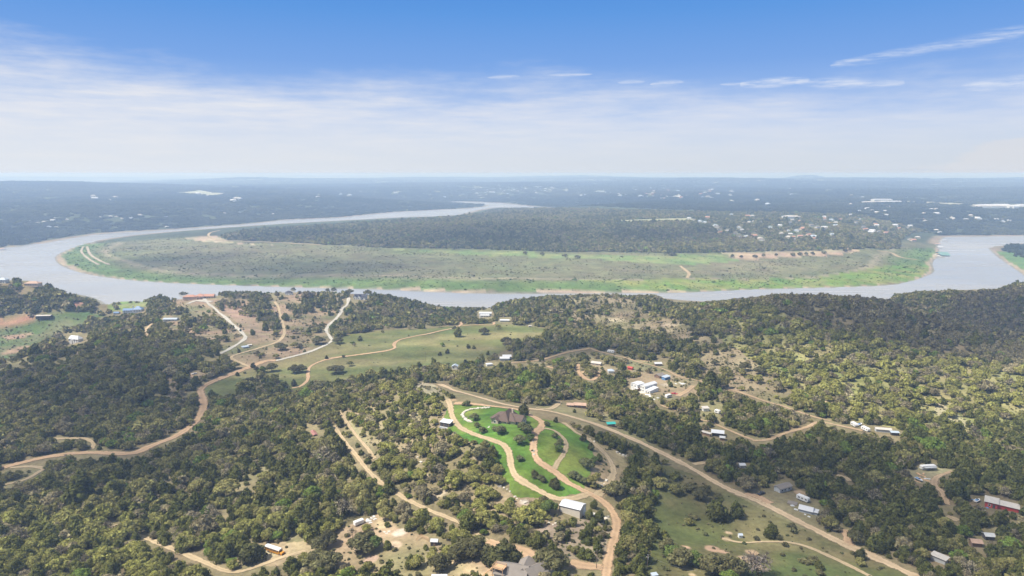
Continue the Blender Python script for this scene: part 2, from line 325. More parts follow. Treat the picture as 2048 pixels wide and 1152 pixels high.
# roads: picture polyline, width in metres, colour
GRAVEL = (.46, .345, .215); PINK = (.42, .285, .17); CONC = (.43, .40, .335); ORANGE = (.37, .265, .16); PALE = (.39, .30, .18)
ROADS = [
 ('gravel_road', [(880,769),(905,780),(940,790),(985,803),(1040,815),(1100,823),(1150,836),(1200,852),(1240,868),(1290,890),(1340,915),(1385,938),(1430,965),(1470,985),(1520,1005),(1570,1030),(1620,1055),(1670,1080),(1720,1103),(1780,1130),(1835,1155),(1900,1185)], 6.2, GRAVEL),
 ('driveway', [(1212,1165),(1214,1135),(1219,1110),(1224,1090),(1231,1065),(1233,1045),(1225,1025),(1207,1004),(1180,988),(1150,973),(1133,964),(1112,946),(1087,930),(1071,915),(1067,897),(1069,878),(1072,864),(1082,856),(1084,846),(1071,836),(1051,827),(1032,819),(1004,815),(969,811),(938,808),(909,807)], 4.6, PINK),
 ('dirt_track', [(895,799),(901,815),(904,831),(913,848),(928,860),(954,871),(981,880),(1004,889),(1016,901),(1020,917),(1024,936),(1032,954),(1051,967),(1075,981),(1098,993),(1122,999),(1149,997),(1165,992),(1180,988)], 3.6, PALE),
 ('dirt_track', [(1078,858),(1092,858),(1108,862),(1122,872),(1131,883),(1132,895),(1127,909),(1116,924),(1109,938)], 2.6, PALE),
 ('dirt_track', [(1127,846),(1141,856),(1153,866),(1172,876),(1190,889),(1205,903),(1219,920),(1227,940),(1223,956),(1208,977),(1194,992)], 4.0, PALE),
 ('driveway', [(1140,1126),(1165,1131),(1190,1134),(1214,1138)], 7, PINK),
 ('driveway', [(975,1082),(1010,1094),(1040,1100),(1062,1112),(1056,1130),(1045,1152)], 6.5, PINK),
 ('dirt_track', [(225,1052),(300,1080),(360,1105),(410,1126),(450,1142),(480,1144),(520,1132),(570,1114),(612,1102)], 3.6, PALE),
 ('dirt_track', [(668,853),(680,870),(695,890),(715,915),(735,940),(760,965),(790,985),(820,1003),(860,1022),(905,1040),(945,1062),(975,1082)], 2.7, PALE),
 ('dirt_track', [(676,822),(700,855),(730,892),(750,918)], 2.2, PALE),
 ('dirt_road', [(-60,945),(0,937),(60,922),(125,910),(180,906),(260,908),(300,893),(340,878),(375,858),(395,838),(407,815),(404,795),(402,780),(420,766),(455,752),(490,738),(530,723),(551,722)], 7.0, PINK),
 ('concrete_drive', [(551,722),(598,710.5),(639,696),(663,682.5),(661.5,676.6),(652.6,662),(657,651.5),(672,638),(681,626),(684,617),(694,610),(698,595)], 4.6, CONC),
 ('concrete_drive', [(440,708),(456,700),(478,687),(490,677),(487,669),(471,654),(450,635),(431,619),(418,609),(408,598)], 5.0, CONC),
 ('concrete_drive', [(375,608),(392,602),(408,603),(424,604)], 9, CONC),
 ('dirt_track', [(500,734),(482,727),(462,716),(480,707.5),(517,697),(546,688),(559.7,681),(568.5,667.7),(567,651.5),(561,631),(556.7,614.6),(549,604)], 4.0, PALE),
 ('dirt_track', [(583.6,776.7),(601,773),(615,761),(616,747),(619,736),(634,726),(664,717),(693,713),(732,708),(771,702.5),(789,696.6),(788,689),(798,681),(826,674),(874,664),(920,651.6),(920,645)], 4.2, PINK),
 ('dirt_track', [(923,652.6),(950,650.5),(985,650),(987,645)], 4.0, PINK),
 ('dirt_track', [(107,878),(150,877),(175,880),(187,888),(183,899)], 3.6, PALE),
 ('dirt_track', [(10,970),(50,960),(75,946),(88,938),(60,934),(20,936)], 3.6, PALE),
 ('dirt_road', [(1180,697),(1199.5,704),(1227,711),(1258,718.6),(1281.6,726),(1328,739),(1361.6,754.8),(1391,760.6),(1430,771),(1473,783),(1524,800.7),(1563,812),(1619,831.5),(1662,843)], 3.1, ORANGE),
 ('driveway', [(1505,882),(1536,880),(1568,868),(1615,854),(1638,845),(1685,853),(1725,862)], 3.6, ORANGE),
 ('dirt_track', [(1321,810.6),(1340,818),(1360,825.5),(1385,835),(1399,840),(1424,845),(1438,852),(1505,880)], 2.6, ORANGE),
 ('driveway', [(1355,793),(1373,783),(1386,772)], 5, ORANGE),
 ('dirt_track', [(1021,726),(1053,724),(1084,719.6),(1106,713.5),(1131,706),(1180,697)], 4.5, ORANGE),
 ('dirt_track', [(1094,733),(1111,738)], 4, PINK),
 ('dirt_track', [(1158,727),(1156,740),(1164,752),(1180,761),(1194,754),(1199,744)], 4, PINK),
 ('dirt_track', [(1072,816),(1095,819),(1112,812),(1120,804)], 4.5, PALE),
 ('dirt_track', [(1448,1078),(1470,1084),(1494,1086),(1523,1084),(1562,1084),(1592,1088),(1621,1097),(1640,1105),(1664,1116),(1692,1129),(1719,1142),(1738,1152),(1790,1180)], 2.4, PALE),
 ('dirt_track', [(1905,943),(1874,955),(1869,971),(1886,987),(1893,1010)], 3.6, ORANGE),
 ('dirt_track', [(1893,1033),(1917,1042)], 3.6, PALE),
 ('driveway', [(1697,1092),(1694,1073),(1690,1060)], 4.5, PINK),
 ('driveway', [(1387,929),(1402,927),(1415,923)], 4.5, PALE),
 ('driveway', [(1540,1008),(1525,1000),(1508,992),(1490,991)], 6, PINK),
 ('dirt_track', [(1674,951),(1688,955),(1701,963)], 3.6, PALE),
 ('dirt_track', [(294,672),(291,662),(296,655),(303,648)], 4, GRAVEL),
 ('dirt_track', [(167,493.6),(163,504),(177,518),(198,530)], 7, (.36,.31,.23)),
 ('dirt_track', [(174,493.6),(180.5,509),(198,521),(219,530)], 8, (.36,.31,.23)),
 ('dirt_track', [(440,461),(417,469),(434,480),(486,483),(640,490)], 9, PALE),
 ('dirt_track', [(1754,502),(1782,506),(1799,514.5),(1834,519.7)], 13, PALE),
 ('dirt_track', [(1360,532),(1369,539),(1378,548),(1374,556)], 8, PALE)]
for i in range(len(ROADS)):
    nm, pl, w, c = ROADS[i]; p = np.array(pl, float); x, y = unp(p[:, 0], p[:, 1]); x, y = smooth_poly(x, y, False, 6)
    ROADS[i] = (nm, x, y, w, c)
ROAD_LABEL = {'gravel_road': 'wide pale gravel road running from behind the lawn hill to the lower right corner', 'driveway': 'pinkish dirt driveway', 'dirt_track': 'narrow pale dirt track', 'dirt_road': 'tan dirt road winding between the woods', 'concrete_drive': 'white concrete drive crossing the pasture'}
def drape(x, y): return hgt(x, y) + .10 + np.hypot(x, y) * .00035
ROADWALK = []
for nm, x, y, w, c in ROADS:
    # resample evenly
    s = np.concatenate([[0], np.cumsum(np.hypot(np.diff(x), np.diff(y)))]); n = max(6, int(s[-1] / max(1.5, w * .35))); t = np.linspace(0, s[-1], n)
    x, y = np.interp(t, s, x), np.interp(t, s, y); tx, ty = np.gradient(x), np.gradient(y); L = np.hypot(tx, ty) + 1e-9; nx, ny = -ty / L, tx / L
    wv = w * (.47 + .2 * fbm(x, y, 22, 3, 44)); us = np.linspace(-1, 1, 9); k = len(us)
    X = (x[:, None] + nx[:, None] * wv[:, None] * 1.25 * us).ravel(); Y = (y[:, None] + ny[:, None] * wv[:, None] * 1.25 * us).ravel()
    co = np.stack([X, Y, drape(X, Y)], 1); idx = np.arange(n * k).reshape(n, k)
    q = np.stack([idx[:-1, :-1], idx[:-1, 1:], idx[1:, 1:], idx[1:, :-1]], -1).reshape(-1, 4)
    cc = np.array(c)[None] * (1 + .12 * fbm(X, Y, 40, 3, 51))[:, None]
    o = link(nm, mesh_np(nm, co, q, [M_ROAD], {'Col': ('FLOAT_COLOR', rgba(cc)), 'across': ('FLOAT', np.tile(us, n).astype(np.float32))}, True))
    tag(o, ROAD_LABEL[nm], 'road', kind='structure'); ROADWALK.append((x, y, w))

# ------------------------------------------------------------------ keep-clear raster for planting (what the camera saw open must stay open on the ground)
CW, CH = 1024, 576
HIDDEN = [(128, 262, 895, 920), (370, 400, 838, 862), (1320, 1440, 806, 850), (1385, 1500, 758, 792), (1530, 1660, 802, 845), (1225, 1255, 708, 720), (1285, 1325, 726, 740), (1090, 1130, 800, 822), (905, 985, 1038, 1085), (230, 400, 1052, 1122), (1050, 1120, 712, 740), (1160, 1250, 852, 872)]
CLEAR = np.zeros((CH, CW), bool)
_cpx, _cpy = np.meshgrid(np.arange(CW) * 2 + 1.0, np.arange(CH) * 2 + 1.0)
def clear_disc(px, py, rx, ry=None):
    ry = ry or rx; CLEAR[((_cpx - px) / rx) ** 2 + ((_cpy - py) / ry) ** 2 < 1] = True
for x, y, w in ROADWALK:
    z = hgt(x, y); px, py = proj(x, y, z); dist = np.sqrt(x * x + y * y + (CAM_Z - z) ** 2)
    for a, b, d in zip(px, py, dist):
        if any(x0 < a < x1 and y0 < b < y1 and int(a / 7) % 4 > 1 for x0, x1, y0, y1 in HIDDEN): continue
        rx = w * .5 * FPX / d; clear_disc(a, b, max(rx, 1.6), max(rx * .8, 1.4))
_wpx = np.array([(0,556),(60,556),(100,560),(132,576),(158,589),(186,598),(203,608),(188,617),(212,622),(206,617),(239,602),(280,600),(320,590),(345,586),(425,581),(560,582),(700,583),(770,588),(830,600),(890,614),(985,613),(1000,603),(1090,591),(1180,588),(1310,590),(1348,604),(1420,603),(1500,595),(1560,588),(1650,588),(1720,593),(1775,600),(1790,585),(1850,582),(1994,578),(2048,560),(2048,480),(1000,480),(0,480)], float)
WATERV = pip(_wpx[:, 0], _wpx[:, 1], _cpx, _cpy) & (_cpy > 540)
def clear_hit(px, py, near=False):
    i = (np.asarray(px) / 2).astype(int); j = (np.asarray(py) / 2).astype(int); ok = (i >= 0) & (i < CW) & (j >= 0) & (j < CH)
    return ok & (CLEAR | WATERV if near else CLEAR)[np.clip(j, 0, CH - 1), np.clip(i, 0, CW - 1)]

# ------------------------------------------------------------------ ground colours
def ground_colour(x, y, d):
    n = len(x); r = np.hypot(x, y); f1 = fbm(x, y, 45, 4, 61); f2 = fbm(x, y, 300, 4, 67); f3 = fbm(x, y, 12, 3, 71)
    C = np.empty((n, 3)); V = lambda *c: np.array(c)
    C[:] = V(.185, .155, .082)
    C += (f1 * .5 + f3 * .5)[:, None] * V(.05, .04, .025)
    def put(mask, col, soft=None):
        if not mask.any(): return
        C[mask] = np.asarray(col)[None] * (1 + .16 * f1[mask] + .14 * f3[mask])[:, None]
    near = (r < 1500) & (d > 0)
    def mixput(k, a, b, warp=4, sc=25, f=f1):
        m = inz(k, x, y, warp, sc)
        t = sstep(-.35, .35, f[m])[:, None]; C[m] = (np.array(a) * (1 - t) + np.array(b) * t) * (1 + .12 * f3[m])[:, None]; return m
    mixput('bright', (.27, .24, .105), (.20, .205, .07))
    mixput('pasture', (.125, .122, .056), (.235, .175, .108), 5, 40, f1 + .25)
    mixput('drypatch', (.26, .18, .125), (.21, .165, .10), 2); mixput('dryleft', (.25, .185, .12), (.15, .14, .07), 8)
    mixput('field', (.108, .122, .040), (.205, .182, .080), 3, 20, fbm(x * .35, y, 40, 4, 83))
    mixput('meadow', (.075, .088, .028), (.15, .125, .058), 3)
    mixput('range', (.15, .13, .065), (.24, .195, .115), 8)
    mixput('slope', (.20, .165, .085), (.27, .215, .125), 5); mixput('strip', (.20, .18, .09), (.27, .23, .13), 2)
    mixput('yard', (.32, .235, .145), (.20, .17, .085), 4, 18, f1 - .28); mixput('barnside', (.22, .18, .12), (.30, .24, .17), 4)
    mixput('rightslope', (.30, .225, .13), (.21, .175, .09), 3)
    mixput('valley', (.34, .29, .18), (.28, .26, .14), 5); mixput('saddle', (.3, .23, .16), (.2, .18, .1), 6)
    mixput('cove', (.08, .125, .04), (.13, .135, .065), 10, 40); mixput('redsoil', (.33, .17, .11), (.28, .19, .12), 6); mixput('redbank', (.33, .19, .13), (.25, .18, .12), 5)
    mixput('riverbank', (.14, .20, .055), (.2, .22, .09), 5); mixput('dirtleft', (.34, .24, .165), (.25, .2, .12), 8)
    mixput('knob', (.36, .31, .21), (.3, .27, .16), 3); mixput('settlement', (.165, .155, .08), (.26, .205, .12), 6); mixput('trailerlot', (.2, .22, .09), (.3, .27, .15), 3)
    # bare earth worn through the meadow and the yards
    for px, py, rr, col in ((1372,1095,9,ORANGE),(1425,1098,11,ORANGE),(1447,1104,8,ORANGE),(1452,1078,7,PALE),(1457,1066,5,PALE),(1505,1105,9,ORANGE),(1490,1118,10,PALE),(1520,1135,9,ORANGE),(1385,1150,8,PALE),
        (1208,968,11,(.38,.30,.19)),(1195,945,8,(.34,.27,.16)),(1245,910,10,(.34,.28,.17)),(1212,1036,6,(.42,.35,.24)),(770,1048,14,PALE),(800,1066,12,(.47,.4,.3)),(790,1090,14,(.45,.34,.23)),(740,1120,13,(.44,.31,.22)),(860,1100,9,(.45,.37,.28)),(910,1125,13,ORANGE),(940,1140,12,ORANGE),(690,1085,9,ORANGE),(640,1070,7,ORANGE),(540,1108,16,(.36,.31,.19)),(575,1075,10,(.36,.3,.2)),
        (905,800,9,PINK),(1000,870,5,(.5,.46,.38)),(955,915,7,(.37,.3,.19)),(880,985,12,(.38,.32,.21)),(930,965,10,(.37,.31,.2)),(1050,1005,9,(.4,.36,.28)),(850,955,9,(.37,.3,.19)),(1560,975,6,ORANGE),(1600,985,7,ORANGE),(1290,722,9,ORANGE),(1330,770,8,(.4,.34,.25)),(1283,785,9,(.5,.46,.38)),
        (1170,745,8,ORANGE),(1650,805,12,(.38,.3,.18)),(1690,825,14,(.38,.3,.18)),(1740,835,9,(.38,.3,.18)),(1640,790,9,(.36,.28,.17)),(1735,875,9,ORANGE),(1710,885,5,ORANGE),(370,752,12,ORANGE),(250,720,5,PALE),(440,860,8,(.2,.23,.08)),(330,850,10,(.36,.33,.26)),(60,560,20,(.36,.22,.16)),(40,700,22,(.33,.22,.15)),(35,672,15,(.3,.2,.14)),(380,660,16,(.36,.26,.18)),(410,680,15,(.34,.25,.17)),(345,692,9,(.38,.25,.16)),(600,614,14,(.42,.36,.25)),(1340,650,16,(.34,.28,.18)),(1300,690,9,(.33,.27,.17)),(1230,640,12,(.33,.28,.17))):
        gx, gy = unp(px, py); q = np.hypot(x - gx[0], y - gy[0]); rad = rr * math.hypot(gx[0], gy[0]) / FPX * 1.6
        m = (q < rad * 1.8); q = q[m] / rad + .45 * f3[m] + .25 * f1[m]; t = (1 - sstep(.55, .95, q))[:, None]; C[m] = C[m] * (1 - t) + np.array(col)[None] * (1 + .1 * f3[m])[:, None] * t
    # the flat across the water, bands that follow its shore
    pen = (r > 1350) & (d > 0) & (y > 1000)
    pz = pen & (r < 2900) & (np.abs(np.arctan2(x, y)) < R(50))
    sx, sy = zone0([(100,500),(150,487),(300,466),(450,454),(700,437),(1000,413),(1880,474),(1890,500),(1875,545),(1700,577),(1300,590),(900,590),(500,578),(200,556),(100,530)])
    pm = pz & pip(sx, sy, x, y)
    g = np.empty((pm.sum(), 3)); dd = d[pm] + 22 * f2[pm] + 8 * f1[pm]; a1 = f1[pm]; a2 = f2[pm]
    g[:] = V(.155, .15, .078) + a2[:, None] * V(.035, .015, .02) + a1[:, None] * V(.02, .03, .01)
    gm = sstep(-.1, .5, fbm(x[pm] * .4, y[pm] * 1.5, 260, 4, 90))[:, None]; g = g * (1 - gm) + V(.118, .14, .052) * gm
    t = (sstep(110, 60, dd))[:, None]; g = g * (1 - t) + (V(.10, .15, .042) * (1 + .5 * a1[:, None])) * t
    ln = (np.exp(-((dd - 150) / 7) ** 2) * .5 + np.exp(-((dd - 205) / 6) ** 2) * .4)[:, None]; g = g * (1 - ln) + V(.08, .09, .05) * ln
    ln = (np.exp(-((dd - 128) / 9) ** 2) * .6)[:, None]; g = g * (1 - ln) + V(.3, .25, .18) * ln
    t = sstep(9, 2, dd)[:, None]; g = g * (1 - t) + V(.30, .24, .165) * t
    C[pm] = g
    mixput('sunlitpen', (.115, .19, .032), (.19, .205, .062), 14, 120)  # sunlit part of the flat, its sun painted in as yellower, brighter ground
    m = pm & (d < 6 + 5 * f1); put(m, V(.32, .255, .18))
    mixput('greenflat', (.15, .21, .07), (.20, .22, .09), 20, 120); mixput('redsand', (.37, .27, .18), (.31, .26, .165), 10, 60); mixput('tanbeach', (.40, .31, .22), (.31, .27, .17), 12, 90)
    mixput('shorewood', (.10, .11, .055), (.14, .13, .075), 15, 100)
    # far country
    far = (r > 2300) & ~pm & (d > 0)
    fc = np.empty((far.sum(), 3)); h1 = fbm(x[far], y[far] , 700, 4, 95); h2 = fbm(x[far], y[far], 160, 4, 97)
    fc[:] = V(.06, .072, .035) * (1 + .5 * h2[:, None])
    op = sstep(.08, .42, h1 + .5 * h2)[:, None] * sstep(4500, 7500, r[far])[:, None]; fc = fc * (1 - op) + V(.22, .22, .125) * op
    t = sstep(42, 16, d[far] + 16 * h2)[:, None]; fc = fc * (1 - t) + V(.22, .175, .12) * t
    C[far] = fc
    for k, a in (('palefield', (.33, .34, .24)), ('palefar', (.27, .27, .15)), ('airstrip', (.30, .29, .2))): mixput(k, a, a, 25, 200)
    rb = (d > 0) & (x > 1000) & (r > 1500) & (r < 2700) & ~pm; put(rb, V(.10, .17, .055)); put(rb & (d < 9), V(.30, .24, .17))
    rb = (d > 0) & (r > 900) & (r < 1500) & (d < 16 + 6 * f1); put(rb, V(.34, .27, .19))
    uw = d <= 0; C[uw] = V(.2, .19, .15)
    return np.clip(C, .01, .8)
GCOL = np.empty((NR * NTH, 3))
_xf, _yf = GX.ravel(), GY.ravel()
GCOL[:] = ground_colour(_xf, _yf, GD)
_id = np.arange(NR * NTH).reshape(NR, NTH)
_q = np.stack([_id[:-1, :-1], _id[1:, :-1], _id[1:, 1:], _id[:-1, 1:]], -1).reshape(-1, 4)[:, ::-1]
ter = link('terrain', mesh_np('terrain', np.stack([_xf, _yf, GH], 1), _q, [M_GROUND], {'Col': ('FLOAT_COLOR', rgba(GCOL))}, True))
tag(ter, 'rolling dry hill country around the river bend', 'terrain', kind='structure')
_wx = np.array([-6000, 6000, 9000, -9000.]); _wy = np.array([500, 500, 7500, 7500.])
wat = link('lake', mesh_np('lake', np.stack([_wx, _wy, np.zeros(4)], 1), [(0, 1, 2, 3)], [M_WATER])); tag(wat, 'calm silvery river lake bending round the green flat', 'water', kind='structure')

def patch(name, key, step, col, label, cat, lift=1.0, warp=1.0, kind='structure', mtl=None):
    PX, PY = Z[key]; xs = np.arange(PX.min() - 2, PX.max() + 2, step); ys = np.arange(PY.min() - 2, PY.max() + 2, step); gx, gy = np.meshgrid(xs, ys); sh = gx.shape
    x, y = gx.ravel(), gy.ravel(); ins = pip(PX, PY, x + fbm(x, y, 9, 3, 12) * warp, y + fbm(x, y, 9, 3, 14) * warp)
    f = fbm(x, y, 14, 4, 15); f2 = fbm(x, y, 4, 2, 16); f3_ = fbm(x, y, 30, 3, 18)[:, None]; c = np.array(col)[None] * (1 + .3 * f + .2 * f2)[:, None] * (1 + np.maximum(f3_, 0) * np.array([1.6, .5, 1.2]))
    idx = np.arange(len(x)).reshape(sh); q = np.stack([idx[:-1, :-1], idx[:-1, 1:], idx[1:, 1:], idx[1:, :-1]], -1).reshape(-1, 4); q = q[ins[q].sum(1) >= 3]
    used = np.unique(q); mp = np.zeros(len(x), int); mp[used] = np.arange(len(used))
    z = hgt(x[used], y[used]) + .05 * lift
    o = link(name, mesh_np(name, np.stack([x[used], y[used], z], 1), mp[q], [mtl or M_GROUND], {'Col': ('FLOAT_COLOR', rgba(c[used]))}, True)); return tag(o, label, cat, kind=kind)
patch('lawn', 'lawn', .6, (.082, .158, .024), 'bright green mown lawn around the hilltop house', 'lawn', warp=2.2)
# ------------------------------------------------------------------ tree shapes
def _ico(n=1):
    import bmesh
    bm = bmesh.new(); bmesh.ops.create_icosphere(bm, subdivisions=n, radius=1); v = np.array([q.co[:] for q in bm.verts]); f = np.array([[q.index for q in p.verts] for p in bm.faces]); bm.free(); return v, f
ICO = _ico(1)
def tube(P, Rr, sides=5):
    """tapered limb through points P"""
    co = []; q = []; P = [Vector(p) for p in P]
    for i, p in enumerate(P):
        t = (P[min(i + 1, len(P) - 1)] - P[max(i - 1, 0)]).normalized(); a = t.orthogonal().normalized(); b = t.cross(a)
        for k in range(sides):
            an = 2 * math.pi * k / sides; co.append(p + (a * math.cos(an) + b * math.sin(an)) * Rr[i])
    for i in range(len(P) - 1):
        for k in range(sides): q.append((i * sides + k, i * sides + (k + 1) % sides, (i + 1) * sides + (k + 1) % sides, (i + 1) * sides + k))
    return np.array([c[:] for c in co]), np.array(q)
def leaves(g, lobes, n, size, flat=1.0, core=.62, skirt=-.45):
    """leaf sprays spread over and inside a set of lobes (centre, radius); returns vertices, quads, tris, per-vertex shade"""
    C = np.array([l[0] for l in lobes]); Rr = np.array([l[1] for l in lobes]); pr = Rr ** 2 / np.sum(Rr ** 2); k = g.choice(len(lobes), n, p=pr)
    d = g.normal(size=(n, 3)); d /= np.linalg.norm(d, axis=1)[:, None]; d[:, 2] = np.where(d[:, 2] < skirt, -d[:, 2], d[:, 2])
    rad = Rr[k] * (.70 + .46 * g.random(n) ** .8); p = C[k] + d * rad[:, None] * np.array([1, 1, flat])
    nr = d + g.normal(size=(n, 3)) * .4; nr /= np.linalg.norm(nr, axis=1)[:, None]
    a = np.cross(nr, g.normal(size=(n, 3))); a /= np.linalg.norm(a, axis=1)[:, None]; b = np.cross(nr, a); s = size * (.5 + .95 * g.random(n))[:, None]
    co = np.stack([p + a * s, p + b * s * .62, p - a * s * .9, p - b * s * .62], 1).reshape(-1, 3); q = np.arange(4 * n).reshape(n, 4)
    lv = .25 * g.random(len(lobes))[k] + .75 * g.random(n); v = np.repeat(lv, 4)
    tr = []; off = len(co); cs = []
    for c, r in zip(C, Rr):
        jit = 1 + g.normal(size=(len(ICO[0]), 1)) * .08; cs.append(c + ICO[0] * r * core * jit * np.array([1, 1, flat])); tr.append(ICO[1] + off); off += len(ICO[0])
    cs = np.concatenate(cs); co = np.concatenate([co, cs]); v = np.concatenate([v, g.random(len(cs)) * .3 + .2])  # added opaque blobs block light inside the crown, their tone kept darker
    return co, q, np.concatenate(tr), v
def oak_lobes(g, w=4.0, h=6.2):
    L = [((0, 0, h * .62), w * .55)]
    n = g.integers(5, 8); a0 = g.random() * 6.28
    for i in range(n):
        a = a0 + 6.28 * i / n + g.normal() * .25; r = w * (.52 + .22 * g.random()); L.append(((math.cos(a) * r, math.sin(a) * r, h * (.42 + .2 * g.random())), w * (.34 + .14 * g.random())))
    for i in range(g.integers(2, 5)):
        a = g.random() * 6.28; r = w * .38 * g.random(); L.append(((math.cos(a) * r, math.sin(a) * r, h * (.72 + .1 * g.random())), w * (.3 + .12 * g.random())))
    return L
def cedar_lobes(g, w=2.8, h=6.4):
    L = []
    for i in range(5):
        t = i / 4; r = w * (.78 - .5 * t ** 1.4); L.append(((g.normal() * .18 * w, g.normal() * .18 * w, h * (.2 + .62 * t)), r))
    for i in range(4):
        a = g.random() * 6.28; L.append(((math.cos(a) * w * .55, math.sin(a) * w * .55, h * (.22 + .25 * g.random())), w * (.38 + .15 * g.random())))
    return L
def shrub_lobes(g, w=1.3, h=1.5):
    L = [((0, 0, h * .45), w * .6)]
    for i in range(3): a = g.random() * 6.28; L.append(((math.cos(a) * w * .5, math.sin(a) * w * .5, h * (.3 + .25 * g.random())), w * .42))
    return L
def trunk_geo(g, w, h, thick=.22, limbs=4):
    V, Q = [], []; off = 0
    def add(P, r):
        nonlocal off
        v, q = tube(P, r); V.append(v); Q.append(q + off); off += len(v)
    lean = g.normal(size=2) * .25; top = (lean[0], lean[1], h * .45); add([(0, 0, -1.2), (lean[0] * .3, lean[1] * .3, h * .2), top, (lean[0] * 1.4, lean[1] * 1.4, h * .75)], [thick * 1.35, thick, thick * .75, thick * .2])
    for i in range(limbs):
        a = 6.28 * i / limbs + g.normal() * .3; r = w * .6; b = (lean[0] * .6, lean[1] * .6, h * (.25 + .12 * g.random()))
        m = (math.cos(a) * r * .45, math.sin(a) * r * .45, h * .45); e = (math.cos(a) * r, math.sin(a) * r, h * (.55 + .15 * g.random())); add([b, m, e], [thick * .6, thick * .4, thick * .12])
    return np.concatenate(V), np.concatenate(Q)
def bare_geo(g, w=3.4, h=6.5, thick=.2):
    V, Q = [], []; off = 0
    def grow(p, d, L, r, lev):
        nonlocal off
        e = p + d * L; v, q = tube([p, p + d * L * .55 + Vector(g.normal(size=3) * .08 * L), e], [r, r * .75, r * .5], 4); V.append(v); Q.append(q + off); off += len(v)
        if lev == 0: return
        for i in range(3 if lev > 1 else 4):
            nd = (d + Vector(g.normal(size=3)) * .55 + Vector((0, 0, .12))).normalized(); grow(p + d * L * (.55 + .45 * g.random()), nd, L * .68, r * .52, lev - 1)
    grow(Vector((0, 0, -1)), Vector((g.normal() * .1, g.normal() * .1, 1)).normalized(), h * .45 + 1, thick, 4)
    return np.concatenate(V), np.concatenate(Q)
def crown_mesh(name, g, kind, lod):
    n, s = {0: (1500, .46), 1: (420, .85), 2: (110, 1.55)}[lod]
    if kind == 'oak': a = leaves(g, oak_lobes(g), n, s, .8)
    elif kind == 'juniper': a = leaves(g, cedar_lobes(g), int(n * .95), s * .85, 1.15, .75, -.8)
    elif kind == 'shrub': a = leaves(g, shrub_lobes(g), {0: 260, 1: 90, 2: 40}[lod], {0: .26, 1: .42, 2: .6}[lod], .9)
    elif kind == 'bare':
        L = oak_lobes(g, 3.2, 6.4); a = leaves(g, L, {0: 420, 1: 170, 2: 60}[lod], s * .62, .9, .02)
    return a
PROTO = {}        # (kind, lod) -> list of (crown mesh, trunk mesh, joined mesh)
def make_protos():
    for kind, cnt in (('oak', 6), ('juniper', 5), ('bare', 3), ('shrub', 3)):
        for lod in (0, 1, 2):
            L = []
            for i in range(cnt):
                g = np.random.default_rng(hash((len(kind), i, 5)) % 9999 + lod * 7)
                co, q, t, v = crown_mesh(kind, g, kind, lod)
                if kind == 'oak': tv, tq = trunk_geo(g, 4, 6.2)
                elif kind == 'juniper': tv, tq = trunk_geo(g, 1.4, 6.4, .17, 3)
                elif kind == 'bare': tv, tq = bare_geo(g)
                else: tv, tq = trunk_geo(g, .8, 1.2, .06, 3)
                cm = tm = None
                if lod == 0:
                    cm = mesh_np('crown', co, q, [M_LEAF], {'leafv': ('FLOAT', v)}, tris=t); tm = mesh_np('trunk', tv, tq, [M_BARK], smooth=True)
                nq, nt_ = len(q), len(t)
                jm = mesh_np('tree', np.concatenate([co, tv]), np.concatenate([q, tq + len(co)]), [M_LEAF, M_BARK], {'leafv': ('FLOAT', np.concatenate([v, np.zeros(len(tv))]))}, tris=t, mi=np.concatenate([np.zeros(nq), np.ones(len(tq)), np.zeros(nt_)]))
                L.append((cm, tm, jm))
            PROTO[kind, lod] = L
make_protos()
def clump_mesh(seed):
    g = np.random.default_rng(seed); V, Q, T, S = [], [], [], []; off = 0
    for i in range(26):
        x, y = g.uniform(-19, 19, 2); w = g.uniform(2.8, 5.2); L = [((x, y, w * .75), w), ((x + g.normal() * 2, y + g.normal() * 2, w * 1.05), w * .7)]
        co, q, t, v = leaves(g, L, 26, 2.0, .75, .8); lv = g.random(); V.append(co); Q.append(q + off); T.append(t + off); S.append(v * .5 + lv * .5); off += len(co)
    return mesh_np('tree_clump', np.concatenate(V), np.concatenate(Q), [M_LEAF], {'leafv': ('FLOAT', np.concatenate(S))}, tris=np.concatenate(T))
CLUMPS = [clump_mesh(s) for s in range(5)]

